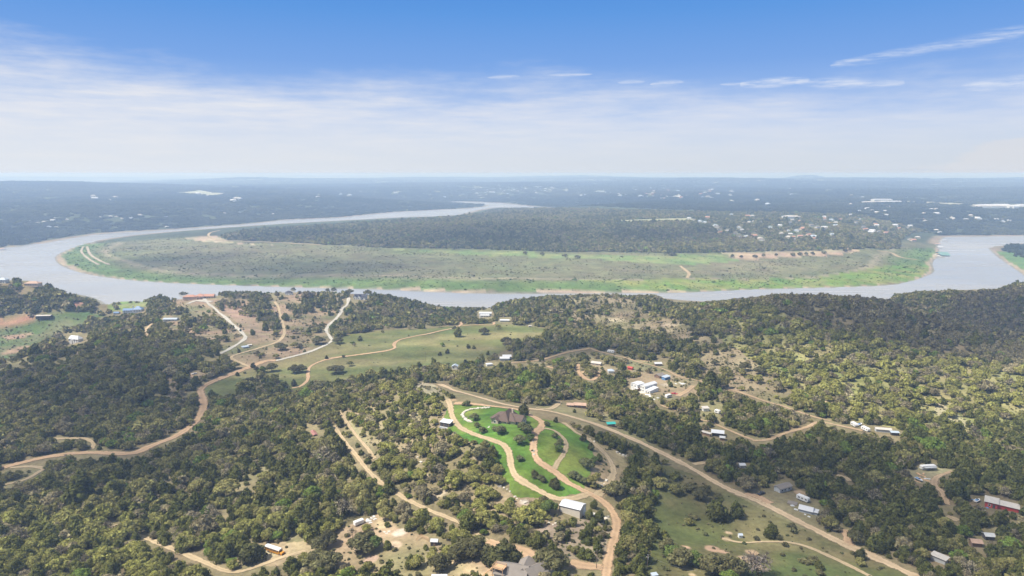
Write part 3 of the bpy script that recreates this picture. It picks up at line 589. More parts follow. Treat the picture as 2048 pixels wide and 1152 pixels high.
# ------------------------------------------------------------------ one object that plants many copies of a few shapes
def scatter(name, label, cat, meshes, x, y, z, rz, sc, idx, tint):
    pc = bpy.data.collections.new(name + '_shapes')
    for i, me in enumerate(meshes): pc.objects.link(bpy.data.objects.new('%s_shape_%03d' % (name, i), me))
    n = len(x); me = bpy.data.meshes.new(name); me.vertices.add(n); me.vertices.foreach_set('co', np.stack([x, y, z], 1).astype(np.float32).ravel())
    for k, t, a in (('turn', 'FLOAT_VECTOR', np.stack([np.zeros(n), np.zeros(n), rz], 1)), ('size', 'FLOAT_VECTOR', sc), ('shape', 'INT', idx), ('tint', 'FLOAT_VECTOR', tint)):
        at_ = me.attributes.new(k, t, 'POINT'); at_.data.foreach_set('value' if t == 'INT' else 'vector', np.ascontiguousarray(a, np.int32 if t == 'INT' else np.float32).ravel())
    o = link(name, me); tag(o, label, cat, kind='stuff')
    ng = bpy.data.node_groups.new(name, 'GeometryNodeTree'); ng.interface.new_socket('Geometry', in_out='INPUT', socket_type='NodeSocketGeometry'); ng.interface.new_socket('Geometry', in_out='OUTPUT', socket_type='NodeSocketGeometry')
    N = ng.nodes.new; gi, go = N('NodeGroupInput'), N('NodeGroupOutput'); ip = N('GeometryNodeInstanceOnPoints'); ci = N('GeometryNodeCollectionInfo'); ci.inputs['Collection'].default_value = pc
    ci.inputs['Separate Children'].default_value = True; ci.inputs['Reset Children'].default_value = True; ip.inputs['Pick Instance'].default_value = True
    def na(k, t): a = N('GeometryNodeInputNamedAttribute'); a.data_type = t; a.inputs[0].default_value = k; return a.outputs[0]
    e2r = N('FunctionNodeEulerToRotation'); l = ng.links.new
    l(na('turn', 'FLOAT_VECTOR'), e2r.inputs[0]); l(gi.outputs[0], ip.inputs['Points']); l(ci.outputs[0], ip.inputs['Instance']); l(na('shape', 'INT'), ip.inputs['Instance Index']); l(e2r.outputs[0], ip.inputs['Rotation']); l(na('size', 'FLOAT_VECTOR'), ip.inputs['Scale']); l(ip.outputs[0], go.inputs[0])
    md = o.modifiers.new('planting', 'NODES'); md.node_group = ng; return o

# ------------------------------------------------------------------ planting
T_JUN, T_JUN2 = np.array([.068, .078, .028]), np.array([.112, .112, .042])
T_OAK, T_OAK2 = np.array([.150, .140, .062]), np.array([.225, .200, .098])
T_SUNLIT, T_GRN, T_GRY, T_BAR = np.array([.265, .255, .088]), np.array([.130, .172, .046]), np.array([.225, .190, .135]), np.array([.26, .22, .18])
def tints(kind, x, y, g):
    n = len(x); a = np.clip(.5 + .5 * fbm(x, y, 70, 3, 101) + g.normal(size=n) * .28, 0, 1)[:, None]; u = g.random(n)
    isj = kind == 'juniper'; c = np.where(isj[:, None], T_JUN * (1 - a) + T_JUN2 * a, T_OAK * (1 - a) + T_OAK2 * a)
    br = inz('bright', x, y, 25, 60) | inz('slope', x, y, 8, 30); py = proj(x, y, hgt(x, y))[1]; br |= (py > 1040) & (x < 0)
    t = np.where(br & ~isj, .9, np.where(br, .35, .12)) * (.4 + .6 * g.random(n)); c = c * (1 - t[:, None]) + T_SUNLIT * t[:, None]  # paler, yellower leaves: sunshine on these slopes is mixed into the tint
    c = np.where(((u < .06) & ~isj)[:, None], T_GRN * (.8 + .4 * a), c); c = np.where(((u > .82) & ~isj)[:, None], T_GRY * (.75 + .4 * a), c); c = np.where((kind == 'bare')[:, None], T_BAR * (.7 + .5 * a), c)
    gh = inz('greyhill', x, y, 25, 60); c = np.where((gh & (g.random(n) < .75))[:, None], np.array([.165, .142, .095]) * (.75 + .5 * a), c)
    c = c * np.array([1.24, 1.26, 0.98])
    return c * (.82 + .36 * g.random(n))[:, None]
TREES = []        # x, y, z, kind, diameter scale, height scale, tint, turn
SPECIAL = []
def special(px, py, kind, dia, tint=None, hs=1.0, note=None):
    x, y = unp(px, py); SPECIAL.append((float(x[0]), float(y[0]), kind, dia, tint, hs, note))
def plant_near():
    g = np.random.default_rng(11); sp = 4.4; xs = np.arange(-1250, 1250, sp); ys = np.arange(150, 1620, sp); X, Y = np.meshgrid(xs, ys)
    x = (X + g.uniform(-.5, .5, X.shape) * sp * .95).ravel(); y = (Y + g.uniform(-.5, .5, X.shape) * sp * .95).ravel()
    r = np.hypot(x, y); th = np.arctan2(x, y); d = shore(x, y); m = (np.abs(th) < R(43)) & (r > 205) & (r < 1600) & (d > 6)
    # only this side of the water
    sx, sy = zone([(188, 616), (206, 616)]); px0, py0 = proj(x, y, np.zeros(len(x))); m &= (py0 > 570); wx_, wy_ = zone0([(100,500),(450,450),(1000,410),(1880,474),(1890,500),(1875,545),(1700,582),(1300,592),(900,592),(500,582),(200,560),(100,530)]); m &= ~pip(wx_, wy_, x, y); x, y, d, r = x[m], y[m], d[m], r[m]
    z = hgt(x, y); px, py = proj(x, y, z); n = len(x)
    dens = np.full(n, .86); nz = fbm(x, y, 55, 4, 111); dens *= np.clip(1.05 - 1.1 * np.maximum(-nz - .12, 0) * 2.2, .12, 1)
    def zz(k, v, w=3): dens[inz(k, x, y, w, 20)] = v
    dens[(px > 1150) & (py > 830) & (px - 1150 > (885 - py) * 2)] = .95; dens[(px > 425) & (px < 706) & (r > 960)] = .10; dens[inz('bright', x, y, 15, 40)] *= .38; zz('range', .09, 8); zz('pasture', .04, 4); zz('drypatch', .0, 1); zz('dryleft', .08, 6); zz('field', .006, 2); zz('meadow', .02, 3); zz('slope', .60, 4); zz('yard', .16, 4); zz('barnside', .42, 3); zz('rightslope', .12, 4); zz('valley', .06, 5); zz('saddle', .2, 5)
    zz('cove', .05, 10); zz('redsoil', .03, 4); zz('redbank', .05, 3); zz('riverbank', .06, 4); zz('dirtleft', .12, 4); zz('strip', .2, 1); zz('knob', .06, 2); zz('settlement', .62, 5); zz('trailerlot', .02, 2); zz('lawn', 0, 0)
    # thickets inside the open places
    th_ = fbm(x, y, 32, 3, 117); dens = np.where(inz('range', x, y) & (th_ > .42), .6, dens); dens = np.where(inz('pasture', x, y) & (th_ > .5) & ~inz('drypatch', x, y), .4, dens)
    for a, b, rx, ry in ((505,622,32,16),(545,640,35,14),(600,618,30,10),(640,604,40,12),(660,622,22,10),(340,640,28,14),(385,655,35,16),(300,660,25,14),(345,622,20,8),(465,612,35,9),(520,600,30,9),(480,590,40,8),(1120,640,40,16),(1160,620,30,14),(1270,690,60,14),(1310,668,30,10),(1170,655,40,14),(1290,735,40,14),(1370,735,40,14),(620,602,20,8),(700,610,25,20),(420,640,14,8),(437,650,12,10)):
        dens[(((px - a) / rx) ** 2 + ((py - b) / ry) ** 2) < .8] = .36
    sel = g.random(n) < dens; x, y, z, r, d = x[sel], y[sel], z[sel], r[sel], d[sel]; n = len(x); px, py = proj(x, y, z)
    u = g.random(n); mixn = .5 + .5 * fbm(x, y, 120, 3, 121); pj = np.clip(.08 + .8 * mixn, 0, 1)
    pj = np.where(inz('slope', x, y) | inz('bright', x, y, 20, 60), .22, pj); pj = np.where((px > 1150) & (py > 840) & (px - 1150 > (880 - py) * 2), .72, pj); pj = np.where((px < 450) & (py > 640) & (py < 950), .3, pj)
    kind = np.where(u < pj, 'juniper', 'oak'); kind = np.where(g.random(n) < .05, 'bare', kind); kind = np.where(inz('range', x, y) & (g.random(n) < .5), 'shrub', kind); kind = np.where(inz('cove', x, y), 'shrub', kind)
    base = np.where(kind == 'oak', .80, np.where(kind == 'juniper', .92, .78)); sz = base * np.exp(g.normal(size=n) * .31) * np.where(inz('slope', x, y), .8, 1) * np.where(inz('barnside', x, y), .62, 1) * np.where(inz('yard', x, y), .85, 1)
    sz = np.where(kind == 'shrub', 1.1 * np.exp(g.normal(size=n) * .3), sz)
    # nothing may stand in, or hide, a road, a building or a yard that the photo shows open
    wdt = np.where(kind == 'oak', 4.0, np.where(kind == 'juniper', 2.6, np.where(kind == 'bare', 3.2, 1.3))) * sz; h = np.where(kind == 'shrub', 1.5, 6.6) * sz; bad = np.zeros(n, bool)
    for fz, fw in ((0, 0), (0, -.6), (0, .6), (.35, -.75), (.35, .75), (.6, 0), (.85, 0), (.7, -.5), (.7, .5)):
        a, b = proj(x + fw * wdt, y, z + fz * h); bad |= clear_hit(a, b, True)
    # a tree too tall for its spot may still be there as a low one
    sm = bad & (g.random(n) < .35); b2 = np.zeros(n, bool)
    for fz, fw in ((0, 0), (.2, -.4), (.2, .4), (.4, 0)): a, b = proj(x + fw * wdt, y, z + fz * h); b2 |= clear_hit(a, b, True)
    keep = ~bad | (sm & ~b2); sz = np.where(bad & keep, sz * .45, sz)
    for s in SPECIAL: keep &= np.hypot(x - s[0], y - s[1]) > s[3] * .5 + 1
    x, y, z, kind, sz = x[keep], y[keep], z[keep], kind[keep], sz[keep]; n = len(x); tn = tints(kind, x, y, g); hs = sz * g.uniform(.85, 1.2, n); rz = g.uniform(0, 6.28, n)
    return [list(x), list(y), list(z), list(kind), list(sz), list(hs), list(tn), list(rz)]
# trees that the photo shows standing by themselves
for a in [(589,746,'oak',13),(602,745,'oak',12),(501,773,'oak',14),(671,747,'oak',17),(638,782,'oak',18),(562,700,'oak',15),(638,688,'oak',17),(676,687,'oak',13),(552,673,'oak',8),(544,743,'oak',12),(526,745,'oak',9),(551,772,'oak',8),(588,772,'juniper',6),
 (968,669,'oak',14),(1012,688,'oak',13),(895,707,'juniper',5),(880,711,'juniper',4),(937,697,'juniper',5),(948,698,'juniper',4),(910,660,'oak',7),(653,718,'juniper',4),(687,715,'oak',4),(720,682,'juniper',6),(706,690,'oak',6),(592,662,'shrub',5),(584,665,'shrub',4),(545,659,'juniper',4),(610,666,'shrub',3),(481,663,'juniper',3),(440,646,'juniper',4),(478,705,'juniper',4),(506,735,'juniper',5),(513,742,'oak',6),(475,752,'juniper',4),(490,747,'shrub',4),
 (949,841,'oak',8),(966,866,'oak',6),(954,855,'oak',5),(1001,868,'oak',8),(990,862,'oak',5),(1038,889,'oak',9),(1055,868,'oak',10),(1046,860,'oak',8),(1060,880,'oak',6),(1094,852,'oak',5),(1047,829,'juniper',8),(1040,922,'oak',5),(1069,956,'juniper',5),(1078,958,'oak',4),(1086,964,'juniper',4),(1110,976,'juniper',6),(1103,972,'juniper',4),(1118,903,'oak',6),(1110,876,'oak',5),(1120,888,'oak',5),(1115,895,'oak',5),(1167,882,'juniper',5),(1182,900,'juniper',5),(1176,937,'oak',9),(1168,930,'oak',7),(1188,925,'oak',6),(1147,957,'oak',7),(1158,962,'oak',6),(1167,968,'oak',6),(1229,995,'oak',12),(1240,990,'oak',8),(934,812,'oak',6),(926,811,'shrub',4),(966,915,'oak',9),(955,918,'oak',7),(980,910,'oak',6),(1088,1006,'oak',5),(1098,1026,'oak',9),(1112,845,'juniper',4),(1065,903,'shrub',2.5),
 (930,1116,'oak',13),(952,1112,'oak',13),(915,1122,'oak',9),(1000,1136,'juniper',10),(985,1130,'juniper',9),(1022,1128,'juniper',9),(1010,1118,'juniper',8),(1100,1142,'oak',13),(1085,1132,'oak',10),(1115,1140,'oak',10),(880,1141,'oak',10),(726,1103,'oak',13),(745,1100,'oak',9),(650,1143,'oak',14),(630,1138,'oak',12),(655,1093,'oak',10),(640,1100,'oak',9),(513,1121,'juniper',9),(500,1125,'juniper',9),(612,1060,'juniper',8),
 (1359,1131,'oak',11),(1388,1131,'oak',9),(1425,1147,'oak',12),(1465,1150,'oak',11),(1513,1150,'bare',13),(1505,1146,'bare',9),(1584,1055,'oak',3.4),(1513,1081,'oak',3.2),(1557,1079,'oak',3.2),(1571,1092,'shrub',4),(1613,1127,'shrub',8),(1625,1122,'shrub',7),(1712,1087,'oak',9),(1721,1119,'juniper',5),(1706,1110,'shrub',3),(1640,1150,'shrub',5),(1400,1000,'oak',9),(1412,988,'oak',7),(1380,985,'oak',8),(1435,1000,'oak',5),(1380,1035,'shrub',4),(1392,1040,'shrub',5),(1345,1120,'oak',9),(1335,1105,'oak',9),
 (1344,511,'oak',26),(1050,509,'oak',14),(1085,511,'oak',12),(1130,514,'oak',16),(1155,517,'oak',16),(1465,515,'oak',12),(1510,516,'oak',14),(1527,514,'oak',12),(1552,512,'oak',10),(1585,512,'oak',16),(1600,511,'oak',15),(1612,511,'oak',13),(1625,510,'oak',12),(1647,508,'oak',16),(1690,504,'oak',16),(1700,503,'oak',12),(1482,516,'oak',10),
 (587,583,'oak',11),(700,588,'oak',12),(735,590,'oak',14),(668,583,'oak',12),(655,584,'oak',10),(367,592,'oak',16),(395,598,'oak',8),(447,592,'oak',10),(470,592,'oak',9),(1344,655,'shrub',5),(1400,670,'oak',16),(1385,668,'oak',14),(1415,672,'oak',12),(1520,750,'oak',14),(1490,742,'oak',12),(1430,730,'oak',8)]: special(*a)
# ------------------------------------------------------------------ mesh builder for built things
class MB:
    def __init__(s): s.v = []; s.f = []; s.mi = []; s.m = 0
    def face(s, *pts):
        b = len(s.v); s.v += [tuple(p) for p in pts]; s.f.append(tuple(range(b, b + len(pts)))); s.mi.append(s.m); return s
    def box(s, x0, y0, z0, x1, y1, z1, M=None):
        b = len(s.v); P = [(x0,y0,z0),(x1,y0,z0),(x1,y1,z0),(x0,y1,z0),(x0,y0,z1),(x1,y0,z1),(x1,y1,z1),(x0,y1,z1)]
        if M is not None: P = [tuple(M @ Vector(p)) for p in P]
        s.v += P; s.f += [tuple(b + i for i in q) for q in ((0,3,2,1),(4,5,6,7),(0,1,5,4),(1,2,6,5),(2,3,7,6),(3,0,4,7))]; s.mi += [s.m] * 6; return s
    def prism(s, prof, y0, y1, axis='y'):
        """profile in (a, z) swept along an axis"""
        n = len(prof); b = len(s.v); P = (lambda a, t, z: (a, t, z)) if axis == 'y' else (lambda a, t, z: (t, a, z))
        s.v += [P(a, y0, z) for a, z in prof] + [P(a, y1, z) for a, z in prof]
        s.f.append(tuple(b + i for i in range(n))); s.f.append(tuple(b + n + i for i in reversed(range(n)))); s.mi += [s.m] * 2
        for i in range(n): j = (i + 1) % n; s.f.append((b + j, b + i, b + n + i, b + n + j)); s.mi.append(s.m)
        return s
    def cyl(s, p0, p1, r, n=10, r1=None):
        v, q = tube([p0, p1], [r, r if r1 is None else r1], n); b = len(s.v); s.v += [tuple(a) for a in v]; s.f += [tuple(b + int(i) for i in f) for f in q]; s.f += [tuple(b + i for i in reversed(range(n))), tuple(b + n + i for i in range(n))]; s.mi += [s.m] * (len(q) + 2); return s
    def build(s, name, mats, parent=None, bevel=0):
        me = bpy.data.meshes.new(name); me.from_pydata(s.v, [], s.f); mats = mats if isinstance(mats, (list, tuple)) else [mats]
        for m in mats: me.materials.append(m)
        me.polygons.foreach_set('material_index', s.mi)
        import bmesh
        bm = bmesh.new(); bm.from_mesh(me); bmesh.ops.recalc_face_normals(bm, faces=bm.faces)
        if bevel: bmesh.ops.remove_doubles(bm, verts=bm.verts, dist=1e-4); bmesh.ops.bevel(bm, geom=bm.edges[:], offset=bevel, segments=2, affect='EDGES', profile=.6)
        bm.to_mesh(me); bm.free(); me.update(); return link(name, me, parent)
def empty(name, loc, rz, label, cat, group=None):
    o = bpy.data.objects.new(name, None); COL.objects.link(o); o.location = loc; o.rotation_euler = (0, 0, rz); o.empty_display_size = 1; return tag(o, label, cat, group)
W = dict(white=flat_mat('white_paint', (.66, .65, .62), .6, .06), cream=flat_mat('cream_siding', (.56, .50, .40), .75, .08), tan=flat_mat('tan_stone', (.48, .40, .30), .85, .2, 1.5), grey=flat_mat('grey_siding', (.42, .43, .43), .75, .1), brown=flat_mat('brown_boards', (.2, .13, .085), .85, .2),
 red=flat_mat('red_paint', (.42, .06, .045), .6, .12), blue=flat_mat('blue_paint', (.10, .22, .42), .55, .1), cedar=flat_mat('new_timber', (.52, .33, .18), .8, .2, 2), dark=flat_mat('dark_boards', (.07, .06, .055), .8, .2), glass=flat_mat('window_glass', (.03, .04, .05), .12, .1, spec=.6), trim=flat_mat('trim', (.72, .70, .66), .6, .05), tyre=flat_mat('rubber', (.025, .025, .025), .8, .1),
 bus=flat_mat('school_bus_yellow', (.60, .27, .03), .45, .1), black=flat_mat('black_paint', (.03, .03, .035), .5, .1), stone=flat_mat('limestone', (.55, .50, .41), .95, .25, .8), pole=flat_mat('weathered_pole', (.16, .12, .09), .9, .2), chrome=flat_mat('grey_metal', (.45, .45, .45), .4, .1, metal=.6), concrete=flat_mat('concrete', (.52, .49, .43), .9, .15), teal=flat_mat('teal_paint', (.04, .34, .30), .5, .1), navy=flat_mat('blue_car_paint', (.02, .05, .16), .3, .1, spec=.6), carred=flat_mat('red_car_paint', (.45, .03, .03), .35, .1, spec=.6), peach=flat_mat('peach_stucco', (.55, .42, .31), .85, .1), scrap=flat_mat('scrap_sheet', (.6, .6, .58), .6, .3))
RF = dict(metal=ribbed_mat('white_metal_roof', (.56, .56, .56), .5, .5, .05), brown=ribbed_mat('brown_shingles', (.125, .088, .068), .9, .3, .15), tile=ribbed_mat('orange_tile_roof', (.43, .225, .15), .85, .4, .18), blue=ribbed_mat('blue_metal_roof', (.15, .235, .38), .45, .5, .08), grey=ribbed_mat('grey_metal_roof', (.50, .50, .49), .5, .5, .14), dark=ribbed_mat('dark_shingles', (.05, .05, .065), .85, .3, .15), taupe=ribbed_mat('taupe_shingles', (.22, .19, .16), .9, .3, .12), rust=ribbed_mat('rusty_metal_roof', (.42, .28, .2), .7, .5, .25), pale=ribbed_mat('pale_metal_roof', (.48, .44, .385), .6, .5, .14), green=ribbed_mat('green_metal_roof', (.16, .27, .24), .55, .5, .1), teal=ribbed_mat('teal_metal_roof', (.05, .42, .36), .5, .5, .1), silver=ribbed_mat('bluish_metal_roof', (.40, .45, .50), .42, .5, .06))
LAND = []         # landmarks for describing what stands near them: (phrase, x, y)
def frame(A, B, rot=None, L=None):
    """ground frame from the two ends of the front wall in the picture"""
    a = at(*A)
    if B is not None:
        b = at(*B); d = b - a; L = L or math.hypot(d.x, d.y); rot = math.atan2(d.y, d.x)
    else: rot = R(rot or 0)
    return a, rot, L
def vol(wl, rf, x0, y0, L, D, h, roof, rh, ov=.5, th=.14):
    """walls and roof of one block; local x along the front, y to the back"""
    x1, y1 = x0 + L, y0 + D; wl.box(x0, y0, -2.0, x1, y1, h)
    def slab(*p):
        t = [Vector(q) for q in p]; n = (t[1] - t[0]).cross(t[-1] - t[0]).normalized()
        if n.z < 0: t = t[::-1]; n = -n
        u = [q + n * .03 for q in t]; o = [q + n * (.03 + th) for q in t]; rf.face(*o); rf.face(*u[::-1])
        for i in range(len(u)): j = (i + 1) % len(u); rf.face(u[i], u[j], o[j], o[i])
    if roof == 'gx':
        yc = (y0 + y1) / 2; k = rh / (D / 2); wl.prism([(y0, h), (y1, h), (yc, h + rh)], x0, x1, 'x'); e = h - ov * k
        slab((x0 - ov, y0 - ov, e), (x1 + ov, y0 - ov, e), (x1 + ov, yc, h + rh), (x0 - ov, yc, h + rh)); slab((x1 + ov, y1 + ov, e), (x0 - ov, y1 + ov, e), (x0 - ov, yc, h + rh), (x1 + ov, yc, h + rh))
    elif roof == 'gy':
        xc = (x0 + x1) / 2; k = rh / (L / 2); wl.prism([(x0, h), (x1, h), (xc, h + rh)], y0, y1, 'y'); e = h - ov * k
        slab((x0 - ov, y1 + ov, e), (x0 - ov, y0 - ov, e), (xc, y0 - ov, h + rh), (xc, y1 + ov, h + rh)); slab((x1 + ov, y0 - ov, e), (x1 + ov, y1 + ov, e), (xc, y1 + ov, h + rh), (xc, y0 - ov, h + rh))
    elif roof == 'hip':
        m = min(L, D) / 2; k = rh / m; e = h - ov * k; t = h + rh; a, b, c, d = (x0 - ov, y0 - ov, e), (x1 + ov, y0 - ov, e), (x1 + ov, y1 + ov, e), (x0 - ov, y1 + ov, e)
        if L >= D: p, q = (x0 + m, (y0 + y1) / 2, t), (x1 - m, (y0 + y1) / 2, t); F = [(a, b, q, p), (b, c, q), (c, d, p, q), (d, a, p)]
        else: p, q = ((x0 + x1) / 2, y0 + m, t), ((x0 + x1) / 2, y1 - m, t); F = [(a, b, p), (b, c, q, p), (c, d, q), (d, a, p, q)]
        for f in F: slab(*f)
    elif roof == 'shed': slab((x0 - ov, y0 - ov, h + .02), (x1 + ov, y0 - ov, h + .02), (x1 + ov, y1 + ov, h + rh), (x0 - ov, y1 + ov, h + rh)); wl.prism([(y0, h), (y1, h), (y1, h + rh)], x0, x1, 'x')
    else: rf.box(x0 - ov, y0 - ov, h + .02, x1 + ov, y1 + ov, h + .02 + max(rh, .15))
def window(par, x, y, z, w, h, side, glass=None, trim=None):
    """a framed window proud of a wall; side: f front, b back, l left, r right"""
    fr = MB(); gl = MB(); t = .1; o, p = .05, .08
    def bx(m, a0, a1, z0, z1, out):
        if side == 'f': m.box(x + a0, y - out, z + z0, x + a1, y + .02, z + z1)
        elif side == 'b': m.box(x + a0, y - .02, z + z0, x + a1, y + out, z + z1)
        elif side == 'l': m.box(x - out, y + a0, z + z0, x + .02, y + a1, z + z1)
        else: m.box(x - .02, y + a0, z + z0, x + out, y + a1, z + z1)
    bx(fr, -t, w + t, -t, -.001, p); bx(fr, -t, w + t, h + .001, h + t, p); bx(fr, -t, -.001, 0, h, p); bx(fr, w + .001, w + t, 0, h, p)
    f = fr.build('window', trim or W['trim'], par); bx(gl, 0, w, 0, h, o); gl.build('pane', glass or W['glass'], f); return f
def door(par, x, y, w, h, side, m, z=0):
    d = MB(); o = .07
    if side == 'f': d.box(x, y - o, z, x + w, y + .02, z + h)
    elif side == 'b': d.box(x, y - .02, z, x + w, y + o, z + h)
    elif side == 'l': d.box(x - o, y, z, x + .02, y + w, z + h)
    else: d.box(x - .02, y, z, x + o, y + w, z + h)
    return d.build('door', m, par)
def building(name, label, cat, A, B, blocks, wm, rm, wins=(), doors=(), rot=None, short=None, ov=.5, clear=True, group=None, wallname='wall'):
    """blocks: (x0, y0, length, depth, wall height, roof, roof height); wins: (x, y, z, w, h, side)"""
    a, rz, L = frame(A, B, rot); c, s = math.cos(rz), math.sin(rz)
    X0, X1 = min(b[0] for b in blocks), max(b[0] + b[2] for b in blocks); Y0, Y1 = min(b[1] for b in blocks), max(b[1] + b[3] for b in blocks)
    cs = [(a.x + c * u - s * v, a.y + s * u + c * v) for u in (X0, (X0 + X1) / 2, X1) for v in (Y0, Y1)]; z = float(np.mean(hgt([q[0] for q in cs], [q[1] for q in cs]))); z = max(z, max(float(hgt(*q)) for q in cs) - 1.2)
    o = empty(name, (a.x, a.y, z), rz, label, cat, group); wl, rf = MB(), MB()
    for b in blocks: vol(wl, rf, *b, ov=ov)
    wl.build(wallname, wm, o); rf.build('roof', rm, o)
    for w in wins: window(o, *w)
    for d in doors: door(o, *d[:5], d[5], *(d[6:] or ()))
    if clear:
        ht = max(b[4] + b[6] for b in blocks); pts = [(u, v, t) for u in np.linspace(X0, X1, 5) for v in np.linspace(Y0, Y1, 4) for t in (.8, ht * .6, ht)]
        for u, v, t in pts:
            p, q = proj(a.x + c * u - s * v, a.y + s * u + c * v, z + t); clear_disc(float(p), float(q), 4.6, 3.6)
    LAND.append((short or label, a.x + c * (X0 + X1) / 2, a.y + s * (X0 + X1) / 2)); return o
def blen(A, B):
    a, b = at(*A), at(*B); return math.hypot(b.x - a.x, b.y - a.y)
def row(x0, x1, n, y, z, w, h, side): return [(x0 + (x1 - x0) * (i + .5) / n - w / 2, y, z, w, h, side) for i in range(n)] if side in 'fb' else [(y, x0 + (x1 - x0) * (i + .5) / n - w / 2, z, w, h, side) for i in range(n)]

# metal barn below the lawn
A, B = (1118.5, 1023), (1160, 1038); L = blen(A, B); D = 7.6
barn = building('metal_barn', 'cream metal barn with white ribbed gable roof below the green lawn', 'barn', A, B, [(0, 0, L, D, 3.9, 'gx', 1.15)], W['cream'], RF['metal'], ov=.12, short='the cream metal barn')
for u, v in ((-.06, -.06), (L - .12, -.06), (L - .12, D - .12), (-.06, D - .12)): tr = MB(); tr.box(u, v, -1, u + .18, v + .18, 3.88); tr.build('corner_trim', W['dark'], barn)
tr = MB(); tr.box(-.1, -.14, 3.5, L + .1, -.04, 3.68); tr.build('eave_trim', W['dark'], barn); rd = MB(); rd.box(-.15, D / 2 - .12, 5.08, L + .15, D / 2 + .12, 5.26); rd.build('ridge_cap', W['grey'], barn); door(barn, L, D - 3.4, 2.8, 3, 'r', W['trim'])
ap = MB(); ap.box(L + .1, D - 4.2, -.6, L + 5, D + .4, .12); o = ap.build('concrete_apron', W['concrete']); o.location = barn.location; o.rotation_euler = barn.rotation_euler; tag(o, 'pale concrete apron in front of the barn door', 'apron', kind='structure')
# hilltop house
A, B = (980, 845), (1028, 851); k = blen(A, B) / 17
hb = [(0, 1.5, 17 * k, 11 * k, 2.9, 'hip', 3.0), (5.2 * k, .2, 7.5 * k, 13.5 * k, 3.0, 'hip', 4.6), (12.6 * k, 3, 7.4 * k, 8.5 * k, 2.9, 'gx', 2.6), (2 * k, -1.8, 4.6 * k, 5 * k, 2.9, 'gy', 1.7)]
house = building('hilltop_house', 'tan stone house with brown shingled hip roofs on the green lawn', 'house', A, B, hb, W['tan'], RF['brown'], row(12.8 * k, 19.8 * k, 4, 3, 1, 1.0, 1.3, 'f') + row(5.5 * k, 12.4 * k, 2, .2, 1, 1.3, 1.4, 'f') + row(2.5 * k, 6.2 * k, 1, -1.8, 1, 1.5, 1.3, 'f') + row(3.5, 9.5 * k, 2, 20 * k, 1, 1.1, 1.3, 'r') + row(.2, 1.9 * k, 1, 1.5, 1, .9, 1.2, 'f'), [(9.6 * k, .2, 1.1, 2.1, 'f', W['brown'])], short='the brown roofed hilltop house', ov=.7)
ch = MB(); ch.box(11.2 * k, 8 * k, 4, 12.3 * k, 8.8 * k, 8.3); ch.build('chimney', W['tan'], house)
pt = MB(); pt.box(3 * k, -9, -1.2, 8.5 * k, -2.2, .12); o = pt.build('patio', W['concrete']); o.location = house.location; o.rotation_euler = house.rotation_euler; tag(o, 'pale paved patio in front of the hilltop house', 'patio', kind='structure')
# stone terrace curling round the garden bed
tx, ty = smooth_poly(*unp([941, 934, 926, 926, 933, 945, 958, 978], [844, 841, 834, 828, 823, 819, 817, 816]), False, 6); g = np.random.default_rng(3); st = MB()
for i in range(0, len(tx)):
    for j in range(2):
        x, y = tx[i] + g.normal() * .35, ty[i] + g.normal() * .35; s = g.uniform(.5, 1.0); M = Matrix.Translation((x, y, float(hgt(x, y)) + .15)) @ Matrix.Rotation(g.uniform(0, 3), 4, 'Z'); st.box(-s, -s * .7, -.5, s, s * .7, g.uniform(.25, .65), M)
o = st.build('stone_wall', W['stone'], bevel=.12); tag(o, 'low curved wall of pale boulders edging the garden left of the hilltop house', 'stone wall')
for px, py in ((947,839),(930,832)): clear_disc(px, py, 8, 5)
v = at(931, 836); t = empty('picnic_table', v, .4, 'dark picnic table on the stone terrace beside the lawn', 'table'); m = MB(); m.box(-.9, -.4, .7, .9, .4, .78); m.build('tabletop', W['dark'], t)
for s in (-1, 1): m = MB(); m.box(-.9, s * .75 - .14, .42, .9, s * .75 + .14, .48); m.build('bench_seat', W['dark'], t); m = MB(); m.box(s * .6 - .05, -.85, -.2, s * .6 + .05, .85, .415); m.build('leg', W['dark'], t)
# open sided shed left of the lawn
A, B = (878, 858), (897, 857); L = blen(A, B); sh = building('open_shed', 'open sided shed with white metal roof left of the lawn', 'shed', A, B, [(0, 1.6, L, 4.2, 2.9, 'shed', .9)], W['dark'], RF['metal'], ov=.35, short='the white roofed open shed')
for u in (.1, L * .5, L - .1): m = MB(); m.cyl((u, .35, -1), (u, .35, 2.95), .09, 6); m.build('porch_post', W['cedar'], sh)
m = MB(); m.box(0, .2, -1, L, 1.58, .2); m.build('porch_floor', W['grey'], sh)
# bottom house with timber lookout
A, B = (988, 1161), (1050, 1168); L = blen(A, B)
bh = building('brown_house', 'sprawling house with taupe shingled gables at the bottom edge', 'house', A, B, [(0, 0, L, 9, 3.2, 'gx', 2.4), (L * .62, 3, 6, 9.5, 3.2, 'gy', 1.9)], W['grey'], RF['taupe'], row(2, L - 2, 4, 9, 1, 1.2, 1.2, 'b'), short='the taupe roofed house')
A, B = (1062, 1166), (1111, 1149); L2 = blen(A, B); gh = building('garage', 'long garage with taupe gable roof beside the pink driveway', 'garage', A, B, [(0, 0, L2, 6.4, 3.0, 'gx', 2.1)], W['grey'], RF['taupe'], [(L2, 2.2, .9, 1.2, 1.4, 'r')], [(L2, 4.2, 1.0, 2.1, 'r', W['dark'])], short='the taupe roofed garage')
v = at(999, 1158); tw = empty('timber_lookout', v, R(-28), 'new timber lookout deck with railing and stair above the taupe roof', 'deck'); m = MB(); m.box(-2.4, -1.8, 5.2, 2.4, 1.8, 5.42); m.build('deck_floor', W['cedar'], tw)
